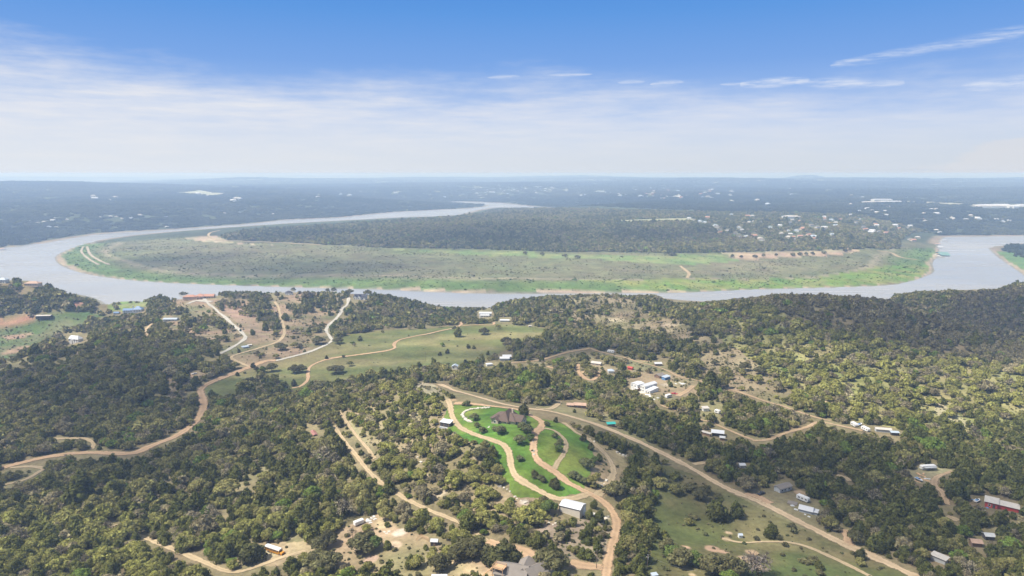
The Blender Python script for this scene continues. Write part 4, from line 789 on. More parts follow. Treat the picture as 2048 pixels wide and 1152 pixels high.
for u in (-2.3, 2.3):
    for w_ in (-1.7, 1.7): m = MB(); m.box(u - .1, w_ - .1, -1.5, u + .1, w_ + .1, 6.45); m.build('post', W['cedar'], tw)
m = MB()
for zz_ in (5.8, 6.12, 6.42):
    for w_ in (-1.75, 1.69): m.box(-2.2, w_, zz_, 2.2, w_ + .06, zz_ + .07)
    for u in (-2.36, 2.3): m.box(u, -1.6, zz_ + .003, u + .06, 1.6, zz_ + .073)
m.build('railing', W['cedar'], tw); m = MB()
for i in range(14): m.box(-2.9 - i * .32, -1.6, 5.0 - i * .36, -2.6 - i * .32, -.5, 5.07 - i * .36)
m.prism([(-2.45, 5.2), (-2.45, 4.9), (-7.3, -.4), (-7.3, 0)], -1.72, -1.63, 'y'); m.build('stair', W['cedar'], tw)
for px in range(984, 1015, 6): clear_disc(px, 1133, 7, 12)
# white roofed shed cut by the bottom edge
building('low_shed', 'flat white roofed shed half out of the bottom edge', 'shed', (864, 1172), (893, 1168), [(0, 0, 5.5, 3, 2.2, 'shed', .4)], W['grey'], RF['metal'], short='the flat white shed')
v_ = building('utility_cabinet', 'small grey box hut under the power pole at the bottom edge', 'hut', (1305, 1160), (1318, 1160), [(0, 0, 2.6, 2.2, 2.0, 'flat', .15)], W['grey'], RF['silver'], short='the grey pole hut', ov=.1)
# dark shed and pen
A, B = (861, 1093), (875, 1092); L = blen(A, B)
building('dark_shed', 'small dark boarded shed with silver roof beside the timber pen', 'shed', A, B, [(0, 0, L, 2.6, 2.2, 'gx', .7)], W['dark'], RF['grey'], doors=[(L * .4, 0, .9, 1.9, 'f', W['brown'])], short='the small dark shed', ov=.2)
fx, fy = unp([833, 842, 850, 858], [1083, 1076, 1079, 1084]); m = MB()
for i in range(3):
    n = 4
    for j in range(n + (i == 2)):
        t = j / n; x, y = fx[i] * (1 - t) + fx[i + 1] * t, fy[i] * (1 - t) + fy[i + 1] * t; z = float(hgt(x, y)); m.cyl((x, y, z - .4), (x, y, z + 1.9), .07, 6)
    for zz_ in (.7, 1.3, 1.85):
        a = (fx[i], fy[i], float(hgt(fx[i], fy[i])) + zz_); b = (fx[i + 1], fy[i + 1], float(hgt(fx[i + 1], fy[i + 1])) + zz_); m.cyl(a, b, .05, 5)
tag(m.build('timber_fence', W['cedar']), 'pale timber post and rail pen left of the small dark shed', 'fence')
for px in range(832, 862, 5): clear_disc(px, 1083, 6, 7)
# white modern house
A, B = (1261, 779), (1290, 786); L = blen(A, B); k = L
wh = building('white_house', 'large white two storey house with white metal roofs beside the orange road', 'house', A, B, [(0, 0, 8, 9, 5.6, 'gy', .9), (9.6, 1.6, 5.6, 16, 5.8, 'gy', 1.2), (15.3, 1.2, 6, 11, 3.2, 'shed', 1.2)], W['white'], RF['metal'], [(1.2, 0, 3.4, 1, 1.4, 'f'), (4.8, 0, 3.4, 1, 1.4, 'f'), (0, 3, 3.4, 1, 1.4, 'l'), (10.2, 1.6, 3.6, 1, 1.3, 'f'), (12.6, 1.6, 3.6, 1, 1.3, 'f'), (10.2, 1.6, .8, 1, 1.6, 'f'), (12.6, 1.6, .8, 1, 1.6, 'f'), (16.5, 1.2, .8, 1.2, 1.4, 'f'), (18.8, 1.2, .8, 1.2, 1.4, 'f')], [(8.4, 3.02, 1, 2.1, 'f', W['brown'])], short='the white two storey house', ov=.25)
m = MB(); m.box(4.6, -1.7, -1.5, 9.4, -.1, .15); m.build('porch_floor', W['concrete'], wh); m = MB(); m.box(8.02, .1, 0, 9.58, 1.6, 2.9); m.build('entry', W['brown'], wh); m = MB(); m.box(5, -1.6, 2.6, 9.5, -.05, 2.78); m.build('porch_roof', RF['metal'], wh)
for u in (5.2, 7.2, 9.2): m = MB(); m.cyl((u, -1.5, .15), (u, -1.5, 2.6), .1, 6); m.build('porch_post', W['brown'], wh)
# the hamlet behind the lawn hill
building('blue_shed', 'long blue walled shed behind the white two storey house', 'shed', (1330, 761), (1348, 756.5), [(0, 0, 8, 4, 2.8, 'shed', .5)], W['blue'], RF['silver'], short='the blue walled shed')
building('brown_cabin', 'low cabin with grey brown roof next to the blue shed', 'cabin', (1319, 757), (1334, 753), [(0, 0, 8.5, 6, 2.5, 'gx', 1.1)], W['brown'], RF['taupe'], [(1.5, 0, .9, 1, 1, 'f'), (5, 0, .9, 1, 1, 'f')], short='the low brown cabin')
building('red_shed', 'little red roofed shed in the trees behind the white house', 'shed', (1255, 739), (1266, 741), [(0, 0, 5, 3, 2.2, 'gx', .8)], W['red'], W['red'], short='the little red shed')
building('white_garden_shed', 'white arched garden shed among trees left of the red shed', 'shed', (1217, 747), (1227, 747), [(0, 0, 5.5, 5, 2.6, 'hip', 1.4)], W['white'], RF['silver'], short='the white garden shed')
building('tan_cabin', 'weathered tan cabin beside the winding pink track', 'cabin', (1182, 730), (1202, 732), [(0, 0, 10, 6, 2.4, 'gx', 1.2)], W['tan'], RF['pale'], [(2, 0, .9, 1, 1, 'f'), (6, 0, .9, 1, 1, 'f')], short='the weathered tan cabin')
building('road_cabin', 'small grey roofed cabin just above the orange road', 'cabin', (1310, 732), (1322, 732), [(0, 0, 7, 5, 2.3, 'gx', 1.0)], W['brown'], RF['grey'], short='the grey roofed roadside cabin')
building('long_white_cabin', 'white roofed cabin at the end of the orange track by the field', 'cabin', (1000, 722), (1019, 721), [(0, 0, 10, 6, 2.6, 'gx', 1.2), (3, 5.5, 9, 5, 3.2, 'gx', 1.4)], W['grey'], RF['metal'], short='the twin white roofed cabin')
building('round_tank', 'white flat shed standing among dark junipers left of the cabin', 'shed', (974, 733), (984, 732), [(0, 0, 6, 4, 2.4, 'hip', .8)], W['white'], RF['metal'], short='the small juniper shed')
building('white_cottage', 'white walled cottage half hidden by dark trees beyond the lawn hill', 'cottage', (904, 739), (914, 739), [(0, 0, 5.5, 5, 3.4, 'gy', 1.5)], W['white'], RF['silver'], [(1.2, 0, 1.5, 1, 1.2, 'f')], short='the hidden white cottage')
building('tin_roof_cabin', 'long low cabin with rusty tin roof beside the gravel road', 'cabin', (1134, 813), (1156, 816), [(0, 0, 5, 4, 2.4, 'gx', .9), (5.3, .5, 9, 5, 2.5, 'gx', 1.1)], W['brown'], RF['rust'], [(2, 0, .9, 1, 1, 'f'), (7, .5, .9, 1, 1, 'f'), (11, .5, .9, 1, 1, 'f')], short='the tin roofed cabin')
building('teal_shelter', 'small timber shelter with bright teal roof by the gravel road', 'shelter', (1215, 852), (1232, 855), [(0, 0, 5.5, 3.5, 2.1, 'gx', .7)], W['brown'], RF['teal'], short='the teal roofed shelter')
building('carport', 'flat white roofed carport deep among the dark junipers', 'carport', (1424, 872), (1444, 875), [(0, 0, 7.5, 5.5, 2.7, 'flat', .2)], W['dark'], RF['metal'], short='the flat white carport', ov=.8)
building('lean_to', 'narrow tin lean-to left of the flat white carport', 'lean-to', (1403, 869), (1420, 874), [(0, 0, 6.5, 1.6, 2.0, 'shed', .3)], W['brown'], RF['pale'], short='the narrow tin lean-to')
building('grey_outbuilding', 'small rusty outbuilding right of the flat white carport', 'outbuilding', (1440, 881), (1447, 882), [(0, 0, 3, 3, 2.2, 'gx', .6)], W['brown'], RF['grey'], short='the rusty outbuilding')
building('concrete_hut', 'small white hut in woods above the narrow dirt track', 'hut', (1407, 823), (1418, 823), [(0, 0, 4.6, 3.6, 2.5, 'shed', .5)], W['white'], RF['pale'], short='the small white wood hut')
building('mobile_home', 'grey brown roofed mobile home behind the gravel road', 'mobile home', (1560, 987), (1587, 980), [(0, 0, 9.5, 4.4, 2.7, 'gx', .8)], W['grey'], RF['taupe'], [(1.2, 0, 1, 1.0, 1.0, 'f'), (3.4, 0, 1, 1.0, 1.0, 'f'), (6.6, 0, 1, 1.2, 1.0, 'f')], [(5.2, 0, .9, 2, 'f', W['white'])], short='the taupe roofed mobile home')
building('tarp_shelter', 'rumpled white tarp roofed shelter beside the parked camper', 'shelter', (1598, 1024), (1625, 1030), [(0, 0, 6.4, 4, 1.9, 'gx', 1.3), (6.5, .3, 2.4, 3, 1.6, 'shed', .4)], W['grey'], RF['metal'], short='the white tarp shelter')
building('ground_deck', 'low dark decking between the camper and the gravel road', 'deck', (1574, 1008), (1592, 1012), [(0, 0, 5, 4, .3, 'flat', .1)], W['brown'], RF['taupe'], short='the low dark deck', ov=.05)
building('red_barn', 'red walled barn with long pale tin roof near the right edge', 'barn', (1969, 1014), (1990, 1018), [(0, 0, 5.6, 6.5, 3.0, 'shed', .6), (5.7, 1.2, 9, 5, 2.5, 'shed', .5)], W['red'], RF['pale'], [(1.5, 0, 1, 1, 1, 'f')], [(3.4, 0, 1.2, 2.1, 'f', W['dark'])], short='the red walled barn')
building('white_wood_shed', 'pale tin shed deep in junipers at the lower right', 'shed', (1861, 1120), (1884, 1128), [(0, 0, 6, 3.4, 2.4, 'shed', .4)], W['grey'], RF['pale'], short='the pale tin shed')
building('orange_shed', 'rust orange roofed hut among junipers near the right edge', 'hut', (1944, 1094), (1960, 1095), [(0, 0, 4.2, 3.6, 2.3, 'gx', .8)], W['brown'], RF['rust'], short='the rust orange hut')
building('grey_hut', 'small grey roofed hut just right of the rust orange hut', 'hut', (1971, 1081), (1985, 1082), [(0, 0, 3.8, 3.2, 2.3, 'gx', .7)], W['dark'], RF['grey'], short='the small grey hut')
building('white_camper_shed', 'long pale green roofed trailer shed right of the white campers', 'shed', (1752, 864), (1775, 866), [(0, 0, 10, 4, 2.3, 'gx', .6)], W['grey'], RF['pale'], short='the pale trailer shed')
building('narrow_shed', 'narrow silver roofed shed in the trees beyond the white campers', 'shed', (1783, 871), (1793, 872), [(0, 0, 5, 2.4, 2.2, 'shed', .3)], W['dark'], RF['silver'], short='the narrow silver shed')
building('wood_cabin', 'tiny white roofed cabin hidden in junipers left of the long trailer road', 'cabin', (1480, 937), (1489, 937), [(0, 0, 3.2, 3, 2.1, 'gx', .6)], W['grey'], RF['metal'], short='the tiny white cabin')
building('well_house', 'tiny pale blue well house alone in the meadow', 'well house', (1478, 1077), (1487, 1077), [(0, 0, 1.9, 1.9, 1.5, 'gx', .5)], W['white'], RF['silver'], short='the tiny well house', ov=.12)
building('pasture_shed', 'flat silver roofed shed in the pasture beside the concrete drive', 'shed', (486, 697), (498, 696), [(0, 0, 7, 6, 1.5, 'flat', .2)], W['grey'], RF['silver'], short='the flat pasture shed')
building('pasture_tank', 'small pale roofed hut just behind the flat pasture shed', 'hut', (496, 693), (502, 693), [(0, 0, 4, 3.5, 1.7, 'gx', .5)], W['tan'], RF['pale'], short='the small pasture hut')
# houses on the bluff
building('tile_roof_villa', 'large peach stucco villa with orange tiled roofs on the bluff', 'villa', (366, 603), None, [(0, 0, 20, 11, 3.6, 'hip', 2.6), (19, -3, 15, 15, 4.6, 'hip', 3.4), (33, 1, 16, 10, 4, 'gx', 2.8), (23, -6, 6, 4, 3.6, 'gy', 2)], W['peach'], RF['tile'], row(2, 18, 5, 0, 1, 1.2, 1.6, 'f') + row(34, 48, 4, 1, 1, 1.3, 1.6, 'f') + [(20, -3, 1, 1.2, 1.8, 'f'), (31, -3, 1, 1.2, 1.8, 'f')], [(25, -6, 2, 2.6, 'f', W['brown'])], rot=6, short='the orange tiled villa')
building('blue_roof_house', 'bright blue metal roofed house near the cove', 'house', (246, 632), None, [(0, 0, 16, 9, 3.0, 'gx', 2.4), (15.5, -1, 14, 11, 4.4, 'hip', 4.4)], W['white'], RF['blue'], row(1, 15, 4, 0, .9, 1.2, 1.3, 'f') + row(16.5, 28.5, 3, -1, 1, 1.2, 1.5, 'f'), rot=8, short='the bright blue roofed house')
m = MB(); m.box(14.2, 4, 3, 15.6, 5.4, 9.5); m.build('chimney', W['white'], bpy.data.objects['blue_roof_house'])
building('blue_boathouse', 'small faded blue roofed outbuilding left of the blue roofed house', 'outbuilding', (227, 630), None, [(0, 0, 8, 6, 2.4, 'gx', 1.2)], W['grey'], RF['blue'], rot=5, short='the small faded blue outbuilding')
building('silver_barn', 'long low barn with silver blue metal roof right of the blue house', 'barn', (326, 644), None, [(0, 0, 19, 8, 2.8, 'gx', 1.3)], W['grey'], RF['silver'], row(2, 17, 3, 0, .8, 1.4, 1.2, 'f'), rot=2, short='the silver blue roofed barn')
building('white_hill_house', 'white house with steep white metal roofs alone in the left woods', 'house', (136, 690), None, [(0, 2, 12, 9, 4.5, 'gx', 3.2), (10, -1, 9, 8, 5.2, 'hip', 3.8), (3, -1, 5, 4, 3.5, 'gy', 1.8)], W['white'], RF['metal'], row(10.6, 18.4, 2, -1, 2.6, 1.2, 1.5, 'f') + row(10.6, 18.4, 2, -1, .6, 1.2, 1.5, 'f') + [(1, 2, 1, 1.2, 1.4, 'f')], rot=-14, short='the left woods house')
building('open_hay_barn', 'long low hay barn with pale roof below the left wooded hill', 'barn', (72, 643), None, [(0, 0, 22, 9, 3, 'gx', .9)], W['dark'], RF['pale'], rot=6, short='the long pale roofed hay barn')
building('left_hill_villa', 'tan tiled villa among trees on top of the left hill', 'villa', (48, 572), None, [(0, 0, 24, 12, 4, 'hip', 3)], W['peach'], RF['rust'], row(2, 22, 5, 0, 1, 1.3, 1.5, 'f'), rot=0, short='the villa on the left hill')
building('edge_villa', 'pale house cut by the left edge on the hilltop', 'house', (-6, 567), None, [(0, 0, 15, 10, 6, 'hip', 3)], W['white'], RF['silver'], row(2, 13, 3, 0, 1, 1.2, 1.5, 'f'), rot=0, short='the left edge house')
building('white_bluff_house', 'small white house with dark violet roof on the bluff', 'house', (570, 590), None, [(0, 0, 10, 8, 4.6, 'hip', 2.4), (8, -1.5, 4.5, 6, 3.4, 'gy', 1.6)], W['white'], RF['dark'], [(1.2, 0, 1, 1.2, 1.4, 'f'), (4, 0, 1, 1.2, 1.4, 'f'), (9.4, -1.5, .8, 1.4, 1.5, 'f')], rot=-6, short='the small white bluff house')
building('dark_roof_house', 'white gabled house with dark blue roof at the top of the concrete drive', 'house', (702, 598), None, [(4, 2, 20, 10, 4.2, 'gx', 4), (5, -1.5, 5, 8, 4.2, 'gy', 3.2), (12, -1.5, 5.5, 8, 4.4, 'gy', 3.6)], W['white'], RF['dark'], [(6.5, -1.5, 1, 1.6, 1.7, 'f'), (13.6, -1.5, 1, 1.8, 1.8, 'f'), (19, 2, 1, 1.4, 1.5, 'f')], rot=-10, short='the dark blue roofed house')
building('long_white_house', 'long white metal roofed house with dark clerestory at the field edge', 'house', (958, 636), None, [(0, 4, 19, 8, 5.0, 'shed', 1.0), (2, -2, 14, 6, 3.0, 'shed', .9)], W['white'], RF['metal'], row(.5, 18.5, 5, 4, 3.7, 2.8, .9, 'f') + row(3, 15, 3, -2, .9, 1.5, 1.2, 'f'), rot=-2, short='the long white field house')
building('white_field_barn', 'low white roofed shed under trees right of the long white house', 'shed', (1000, 644), None, [(0, 0, 13, 6, 2.4, 'gx', 1.0)], W['grey'], RF['metal'], rot=-4, short='the low white field shed')
building('field_trough_hut', 'tiny cream hut at the far end of the mown field', 'hut', (1057.5, 654.5), None, [(0, 0, 3.4, 2.6, 2.2, 'gx', .5)], W['cream'], RF['pale'], rot=0, short='the tiny cream field hut')

# ------------------------------------------------------------------ vehicles
def wheels(par, xs, w, r, name='wheel'):
    for x in xs:
        for s in (-1, 1):
            m = MB(); m.cyl((x, s * w - .12, r), (x, s * w + .12, r), r, 12); o = m.build(name, W['tyre'], par); h = MB(); h.cyl((x, s * (w + .125) - .01, r), (x, s * (w + .125) + .012, r), r * .5, 8); h.build('rim', W['chrome'], o)
def place_vehicle(name, label, cat, A, B, short, L=None, group=None, rot=None):
    a = at(*A)
    if B is not None: b = at(*B); rz = math.atan2((b - a).y, (b - a).x); c = (a + b) / 2
    else: rz = R(rot); c = a
    c.z = float(hgt(c.x, c.y)) + .02; LAND.append((short, c.x, c.y)); o = empty(name, c, rz, label, cat, group)
    px, py = proj(c.x, c.y, c.z + 1); dd = c.x * c.x + c.y * c.y + (CAM_Z - c.z) ** 2; k = FPX / math.sqrt(dd)
    for t in (-.5, -.25, 0, .25, .5):
        for h in (0, 1.4, 2.6): p, q = proj(c.x + math.cos(rz) * t * (L or 6), c.y + math.sin(rz) * t * (L or 6), c.z + h); clear_disc(float(p), float(q), 1.9 * k, 1.5 * k)
    return o
b_ = place_vehicle('school_bus', 'old yellow school bus with white roof parked by the dirt track', 'bus', (532, 1101), (567, 1110), 'the yellow school bus', 10)
prof = [(-1.2, .55), (1.2, .55), (1.2, 2.35), (1.05, 2.75), (.7, 2.95), (-.7, 2.95), (-1.05, 2.75), (-1.2, 2.35)]
m = MB(); m.prism([p for p in prof if p[1] < 2.4], -5, 4.0, 'x'); m.build('body', W['bus'], b_, ); m = MB(); m.prism([(-1.2, 2.35), (1.2, 2.35), (1.07, 2.75), (.7, 2.97), (-.7, 2.97), (-1.07, 2.75)], -5.02, 4.02, 'x'); m.build('roof', W['white'], b_)
m = MB(); m.prism([(-1.0, .55), (1.0, .55), (1.0, 1.35), (.8, 1.6), (-.8, 1.6), (-1.0, 1.35)], 4.0, 5.6, 'x'); m.build('hood', W['bus'], b_); m = MB(); m.box(5.6, -1.1, .5, 5.75, 1.1, .8); m.build('bumper', W['black'], b_)
for s in (-1, 1):
    for i in range(9): m = MB(); x = -4.6 + i * .92; m.box(x, s * 1.2 - .03, 1.6, x + .74, s * 1.2 + .03, 2.25); m.build('window', W['glass'], b_)
    m = MB(); m.box(-4.9, s * 1.22 - .02, 1.25, 4.9 - .95, s * 1.22 + .02, 1.33); m.build('side_rail', W['black'], b_)
    m = MB(); m.cyl((5.58, s * .75, 1.15), (5.66, s * .75, 1.15), .13, 8); m.build('headlight', W['trim'], b_)
m = MB(); m.box(3.98, -1.0, 1.65, 4.06, 1.0, 2.3); m.build('windscreen', W['glass'], b_); m = MB(); m.box(-5.06, -.45, .7, -4.98, .45, 2.2); m.build('rear_door', W['bus'], b_); wheels(b_, (-2.9, 4.1), 1.08, .5)
def box_trailer(name, label, A, B, short, L=6, w=1.15, h=2.4):
    o = place_vehicle(name, label, 'trailer', A, B, short, L); m = MB(); m.prism([(-w, .5), (w, .5), (w, h - .2), (w - .2, h), (-w + .2, h), (-w, h - .2)], -L / 2, L / 2, 'x'); m.build('body', W['white'], o, .03); m = MB(); m.box(L / 2, -.06, .5, L / 2 + 1.4, .06, .62); m.build('hitch', W['black'], o); m = MB(); m.box(-L / 2 - .03, -w + .15, .6, -L / 2 + .01, w - .15, h - .3); m.build('rear_door', W['trim'], o); wheels(o, (-.45, .45), w - .05, .36); return o
box_trailer('cargo_trailer', 'white box cargo trailer parked beside the scrap sheets', (710, 1053), (725, 1046), 'the white box trailer', 5)
def camper(name, label, A, B, short, L=7.5, w=1.25, h=2.9, rot=None, group=None, extra=None):
    o = place_vehicle(name, label, 'camper', A, B, short, L, group, rot); m = MB(); m.prism([(-L / 2, .7), (L / 2 - .5, .6), (L / 2, 1.3), (L / 2 - .15, 2.3), (L / 2 - .7, h), (-L / 2 + .3, h), (-L / 2, h - .3)], -w, w, 'y'); m.build('body', W['white'], o, .05)
    for s in (-1, 1):
        for x, ww in ((-L * .33, 1.0), (-.3, .8), (L * .25, 1.1)): q = MB(); q.box(x, s * w - .03, 1.55, x + ww, s * w + .03, 2.2); q.build('window', W['glass'], o)
        q = MB(); q.box(-L / 2 + .2, s * w - .02, 1.1, L / 2 - .4, s * w + .02, 1.25); q.build('stripe', W['grey'], o)
    q = MB(); q.box(.9, -w - .04, .75, 1.6, -w + .02, 2.5); q.build('door', W['trim'], o); q = MB(); q.box(-.4, -.4, h, .5, .4, h + .28); q.build('roof_vent', W['trim'], o)
    q = MB(); q.box(L / 2 - .3, -.06, .5, L / 2 + 1.1, .06, .62); q.build('hitch', W['black'], o); wheels(o, (-.9, -.05), w - .1, .36); return o
camper('camper', 'white camper parked beside the mobile home and tarp shelter', (1598, 999), (1614, 1005), 'the tarp shelter camper', 7)
camper('camper', 'long white camper standing across the clearing with its awning out', (1840, 940), (1872, 938), 'the long white camper', 10)
q = MB(); q.box(-4.2, -3.0, 2.35, 4.0, -1.3, 2.42); q.build('awning', W['silver'] if 'silver' in W else W['grey'], bpy.data.objects['camper.001'])
camper('camper', 'white camper with rounded nose at the end of the orange driveway', (1726, 860), (1736, 864), 'the round nosed camper', 6.5)
camper('camper', 'small white camper behind the round nosed camper', (1704, 851), (1713, 855), 'the small rear camper', 5.5)
camper('camper', 'lone white camper on the verge of the orange road by the dark trees', (1215, 705), (1229, 707), 'the lone roadside camper', 8)
camper('camper', 'short white camper in the woods right of the white hut', (1432, 826), (1438, 828), 'the short wood camper', 4.5)
camper('camper', 'white camper parked at the bottom of the white house driveway', (1330, 797), (1343, 794), 'the driveway camper', 6)
def car(name, label, A, B, short, paint, L=4.4, pickup=False, rot=None):
    o = place_vehicle(name, label, 'pickup truck' if pickup else 'car', A, B, short, L, None, rot); w = .9; h = L / 2
    m = MB(); m.prism([(-h, .35), (h, .35), (h, .75), (h - .15, .9), (-h + .1, .95), (-h, .85)], -w, w, 'y'); m.build('body', paint, o, .05)
    c = [(-.4, .9), (1.2, .9), (.55, 1.55), (-.3, 1.55)] if pickup else [(-h + .5, .92), (1.25, .9), (.5, 1.45), (-h + 1.1, 1.45)]
    m = MB(); m.prism(c, -w + .1, w - .1, 'y'); m.build('cabin', W['glass'], o, .03); t = [p for p in c if p[1] > 1.2]; m = MB(); m.box(min(p[0] for p in t) - .03, -w + .16, t[0][1] + .003, max(p[0] for p in t) + .03, w - .16, t[0][1] + .06); m.build('roof', paint, o)
    for s in (-1, 1): m = MB(); m.box(h - .06, s * .62 - .16, .6, h + .02, s * .62 + .16, .76); m.build('headlight', W['trim'], o)
    wheels(o, (-h + .85, h - .85), w - .08, .33); return o
car('parked_car', 'dark blue car half under the garage eave on the pink driveway', (1064, 1140), (1074, 1134), 'the dark blue car', W['navy'])
car('parked_car', 'black car in the shade beside the taupe roofed house', (1036, 1132), (1042, 1124), 'the black car', W['black'])
car('pickup_truck', 'black pickup truck parked on the dirt pull-off by the gravel road', (1516, 991), (1529, 987), 'the black pickup truck', W['black'], 5.2, True)
car('pickup_truck', 'bright red pickup truck on the driveway right of the white house', (1345, 788), (1353, 789), 'the red pickup truck', W['carred'], 5.4, True)
car('pickup_truck', 'white pickup truck at the top of the left dirt clearing', (386, 749), (391, 748), 'the white pickup truck', W['white'], 5.2, True)
def boat(name, label, A, B, short, L=5.5):
    o = place_vehicle(name, label, 'boat', A, B, short, L); m = MB(); m.prism([(-.6, .55), (.6, .55), (1.05, 1.25), (-1.05, 1.25)], -L / 2, L / 2 - 1.2, 'x')
    b = [(-.6, .55), (.6, .55), (1.05, 1.25), (-1.05, 1.25)]; x = L / 2 - 1.2; t = (L / 2 + .4, 0, 1.25)
    P = [(x, a, z) for a, z in b]
    for i in range(4): m.face(P[i], P[(i + 1) % 4], t)
    m.build('hull', W['white'], o); m = MB(); m.box(-L / 2 + .3, -.7, 1.26, L * .2, .7, 1.32); m.build('deck', W['blue'], o); m = MB(); m.box(.3, -.65, 1.325, .4, .65, 1.75); m.build('windscreen', W['glass'], o); m = MB(); m.box(-L / 2 + .4, -.5, .35, L / 2, .5, .54); m.build('boat_trailer', W['black'], o); wheels(o, (-.5,), .95, .33); return o
boat('boat', 'white motorboat on a trailer beside the long trailer shed', (1716, 852), (1722, 850), 'the white motorboat')
boat('boat', 'white boat with blue deck resting left of the red walled barn', (1950, 1006), (1958, 1002), 'the blue decked boat', 4.5)
boat('boat', 'white hulled boat lying in the weeds beside the timber stacks', (1833, 960), (1842, 964), 'the timber stack boat', 5)
# loose scrap in the yards
def scrap(pts, label, group, m, size=(1.5, .8), seed=1):
    g = np.random.default_rng(seed); src = None
    for px, py in pts:
        v = at(px, py)
        if src is None:
            q = MB(); q.box(-size[0], -size[1], 0, size[0], size[1], .12); q.box(-size[0] * .8, -size[1] * .7, .125, size[0] * .6, size[1] * .9, .3); src = q.build('scrap_stack', m); o = src
        else: o = src.copy(); COL.objects.link(o)
        o.location = v + Vector((0, 0, .05)); o.rotation_euler = (g.normal() * .06, g.normal() * .06, g.uniform(0, 3.1)); o.scale = [g.uniform(.6, 1.3)] * 3; tag(o, label, 'scrap', group); clear_disc(px, py, 5, 4)
scrap([(738,1043),(743,1037),(748,1034),(750,1039),(741,1046),(735,1041),(765,1033)], 'stack of white scrap sheets on bare ground right of the box trailer', 'white scrap sheets by the box trailer', W['scrap'], (1.1, .6), 1)
scrap([(769,1065),(774,1068),(778,1064)], 'low heap of pale rubble on the bare yard below the dark trees', 'rubble heaps in the yard', W['stone'], (1.2, .9), 2)
scrap([(1845,952),(1850,955),(1840,956),(1852,961),(1835,964),(1847,948),(1838,949)], 'weathered timber stack on the grass below the long white camper', 'timber stacks below the long camper', W['cedar'], (2.2, .6), 3)
scrap([(1838,961),(1842,958),(1855,958)], 'white panel stack on the grass below the long white camper', 'white panels below the long camper', W['scrap'], (2, .5), 4)
scrap([(1300,793),(1308,799),(1316,796),(1295,790),(1352,768),(1360,766),(1366,768)], 'pale scrap heap scattered round the white two storey house', 'scrap heaps round the white house', W['scrap'], (2, 1.2), 5)
scrap([(1610,1030),(1618,1034),(1585,1012),(1592,1020)], 'jumble of white scrap beside the tarp shelter', 'scrap beside the tarp shelter', W['scrap'], (.9, .6), 6)
scrap([(1945,1000),(1953,1003),(1940,995),(1975,1016)], 'blue and pale scrap heap left of the red walled barn', 'scrap by the red barn', W['blue'], (.8, .5), 7)
# limestone blocks along the edge of the lawn
g = np.random.default_rng(5); src = None
for px, py in [(1008,976),(1014,980),(1020,984),(1000,974),(1034,998),(1042,1002),(1050,1006),(1058,1008),(1066,1011),(1074,1014),(1030,994),(1208,968),(1202,972),(1212,962),(1205,975),(1234,905),(1240,908),(1246,911),(1252,914),(1180,878),(1188,884),(1216,1034),(1211,1038),(1098,1046),(1106,1050),(1112,1048),(1060,870),(1066,884),(1066,903),(1068,910),(895,845),(890,862),(905,878),(880,900),(835,915),(842,925)]:
    v = at(px, py)
    if src is None: q = MB(); q.box(-.8, -.55, -.4, .8, .55, .45); src = q.build('limestone_block', W['stone'], bevel=.14); o = src
    else: o = src.copy(); COL.objects.link(o)
    o.location = v; o.rotation_euler = (g.normal() * .1, g.normal() * .1, g.uniform(0, 3)); s = g.uniform(.55, 1.4); o.scale = (s, s, s); tag(o, 'rough pale limestone block on the rocky edge round the lawn hill', 'rock', 'limestone blocks round the lawn hill'); clear_disc(px, py, 3, 2.5)
# fallen red playset left of the power line strip
v = at(628, 868); o = empty('red_trailer_roof', v, R(-62), 'long faded red tin roof lying in the clearing left of the power line', 'roof'); m = MB(); vol(MB(), m, -4.5, -1.2, 9, 2.4, .9, 'gx', .5); m.build('roof', flat_mat('faded_red_tin', (.34, .16, .13), .7, .25), o); m = MB(); m.box(-4.4, -1.1, -1, 4.4, 1.1, .55); m.build('wall', W['brown'], o); LAND.append(('the faded red roof', v.x, v.y))
for px in range(618, 637, 4): clear_disc(px, 862 + (px - 628) * .9, 6, 8)
# power poles
def pole(px, py, label, h=9.5, rot=0.5, lamp=False):
    v = at(px, py); o = empty('power_pole', v, rot, label, 'power pole', 'power poles'); m = MB(); m.cyl((0, 0, -1), (0, 0, h), .16, 8, .1); m.build('pole', W['pole'], o); m = MB(); m.box(-1.1, -.06, h - .7, 1.1, .06, h - .56); m.build('crossarm', W['pole'], o)
    for x in (-1, 0, 1): m = MB(); m.cyl((x, 0, h - .56 if x else h), (x, 0, h - .3 if x else h + .22), .06, 6); m.build('insulator', W['trim'], o)
    if lamp: m = MB(); m.cyl((.32, 0, h - 2.2), (.32, 0, h - 1.2), .24, 10); m.build('transformer', W['trim'], o)
    return v
p1 = pole(1294, 1152, 'wooden power pole with white transformer at the bottom right of centre', 9.5, .9, True); pole(1193, 1138, 'wooden power pole beside the junction below the barn', 8.5, .2); pole(639, 656, 'thin power pole standing alone in the middle pasture', 9); pole(664, 622, 'thin power pole beside the upper concrete drive', 9); pole(673, 760, 'tall power pole under the oak in the mown field', 9); pole(530, 716, 'thin power pole at the foot of the pasture near the junction', 9); pole(851, 722, 'lone power pole at the near edge of the mown field', 9); pole(870, 962, 'power pole among oaks on the dry slope left of the lawn', 8.5)
def wire(a, b, label):
    m = MB(); P = [Vector(a).lerp(Vector(b), t) - Vector((0, 0, 4 * t * (1 - t) * 1.2)) for t in np.linspace(0, 1, 9)]
    for i in range(8): m.cyl(P[i], P[i + 1], .018, 4)
    tag(m.build('power_line', W['chrome']), label, 'wire')
q_ = at(1400, 1185); wire((p1.x, p1.y, p1.z + 9.2), (q_.x, q_.y, q_.z + 9), 'thin power line leaving the transformer pole to the lower right')
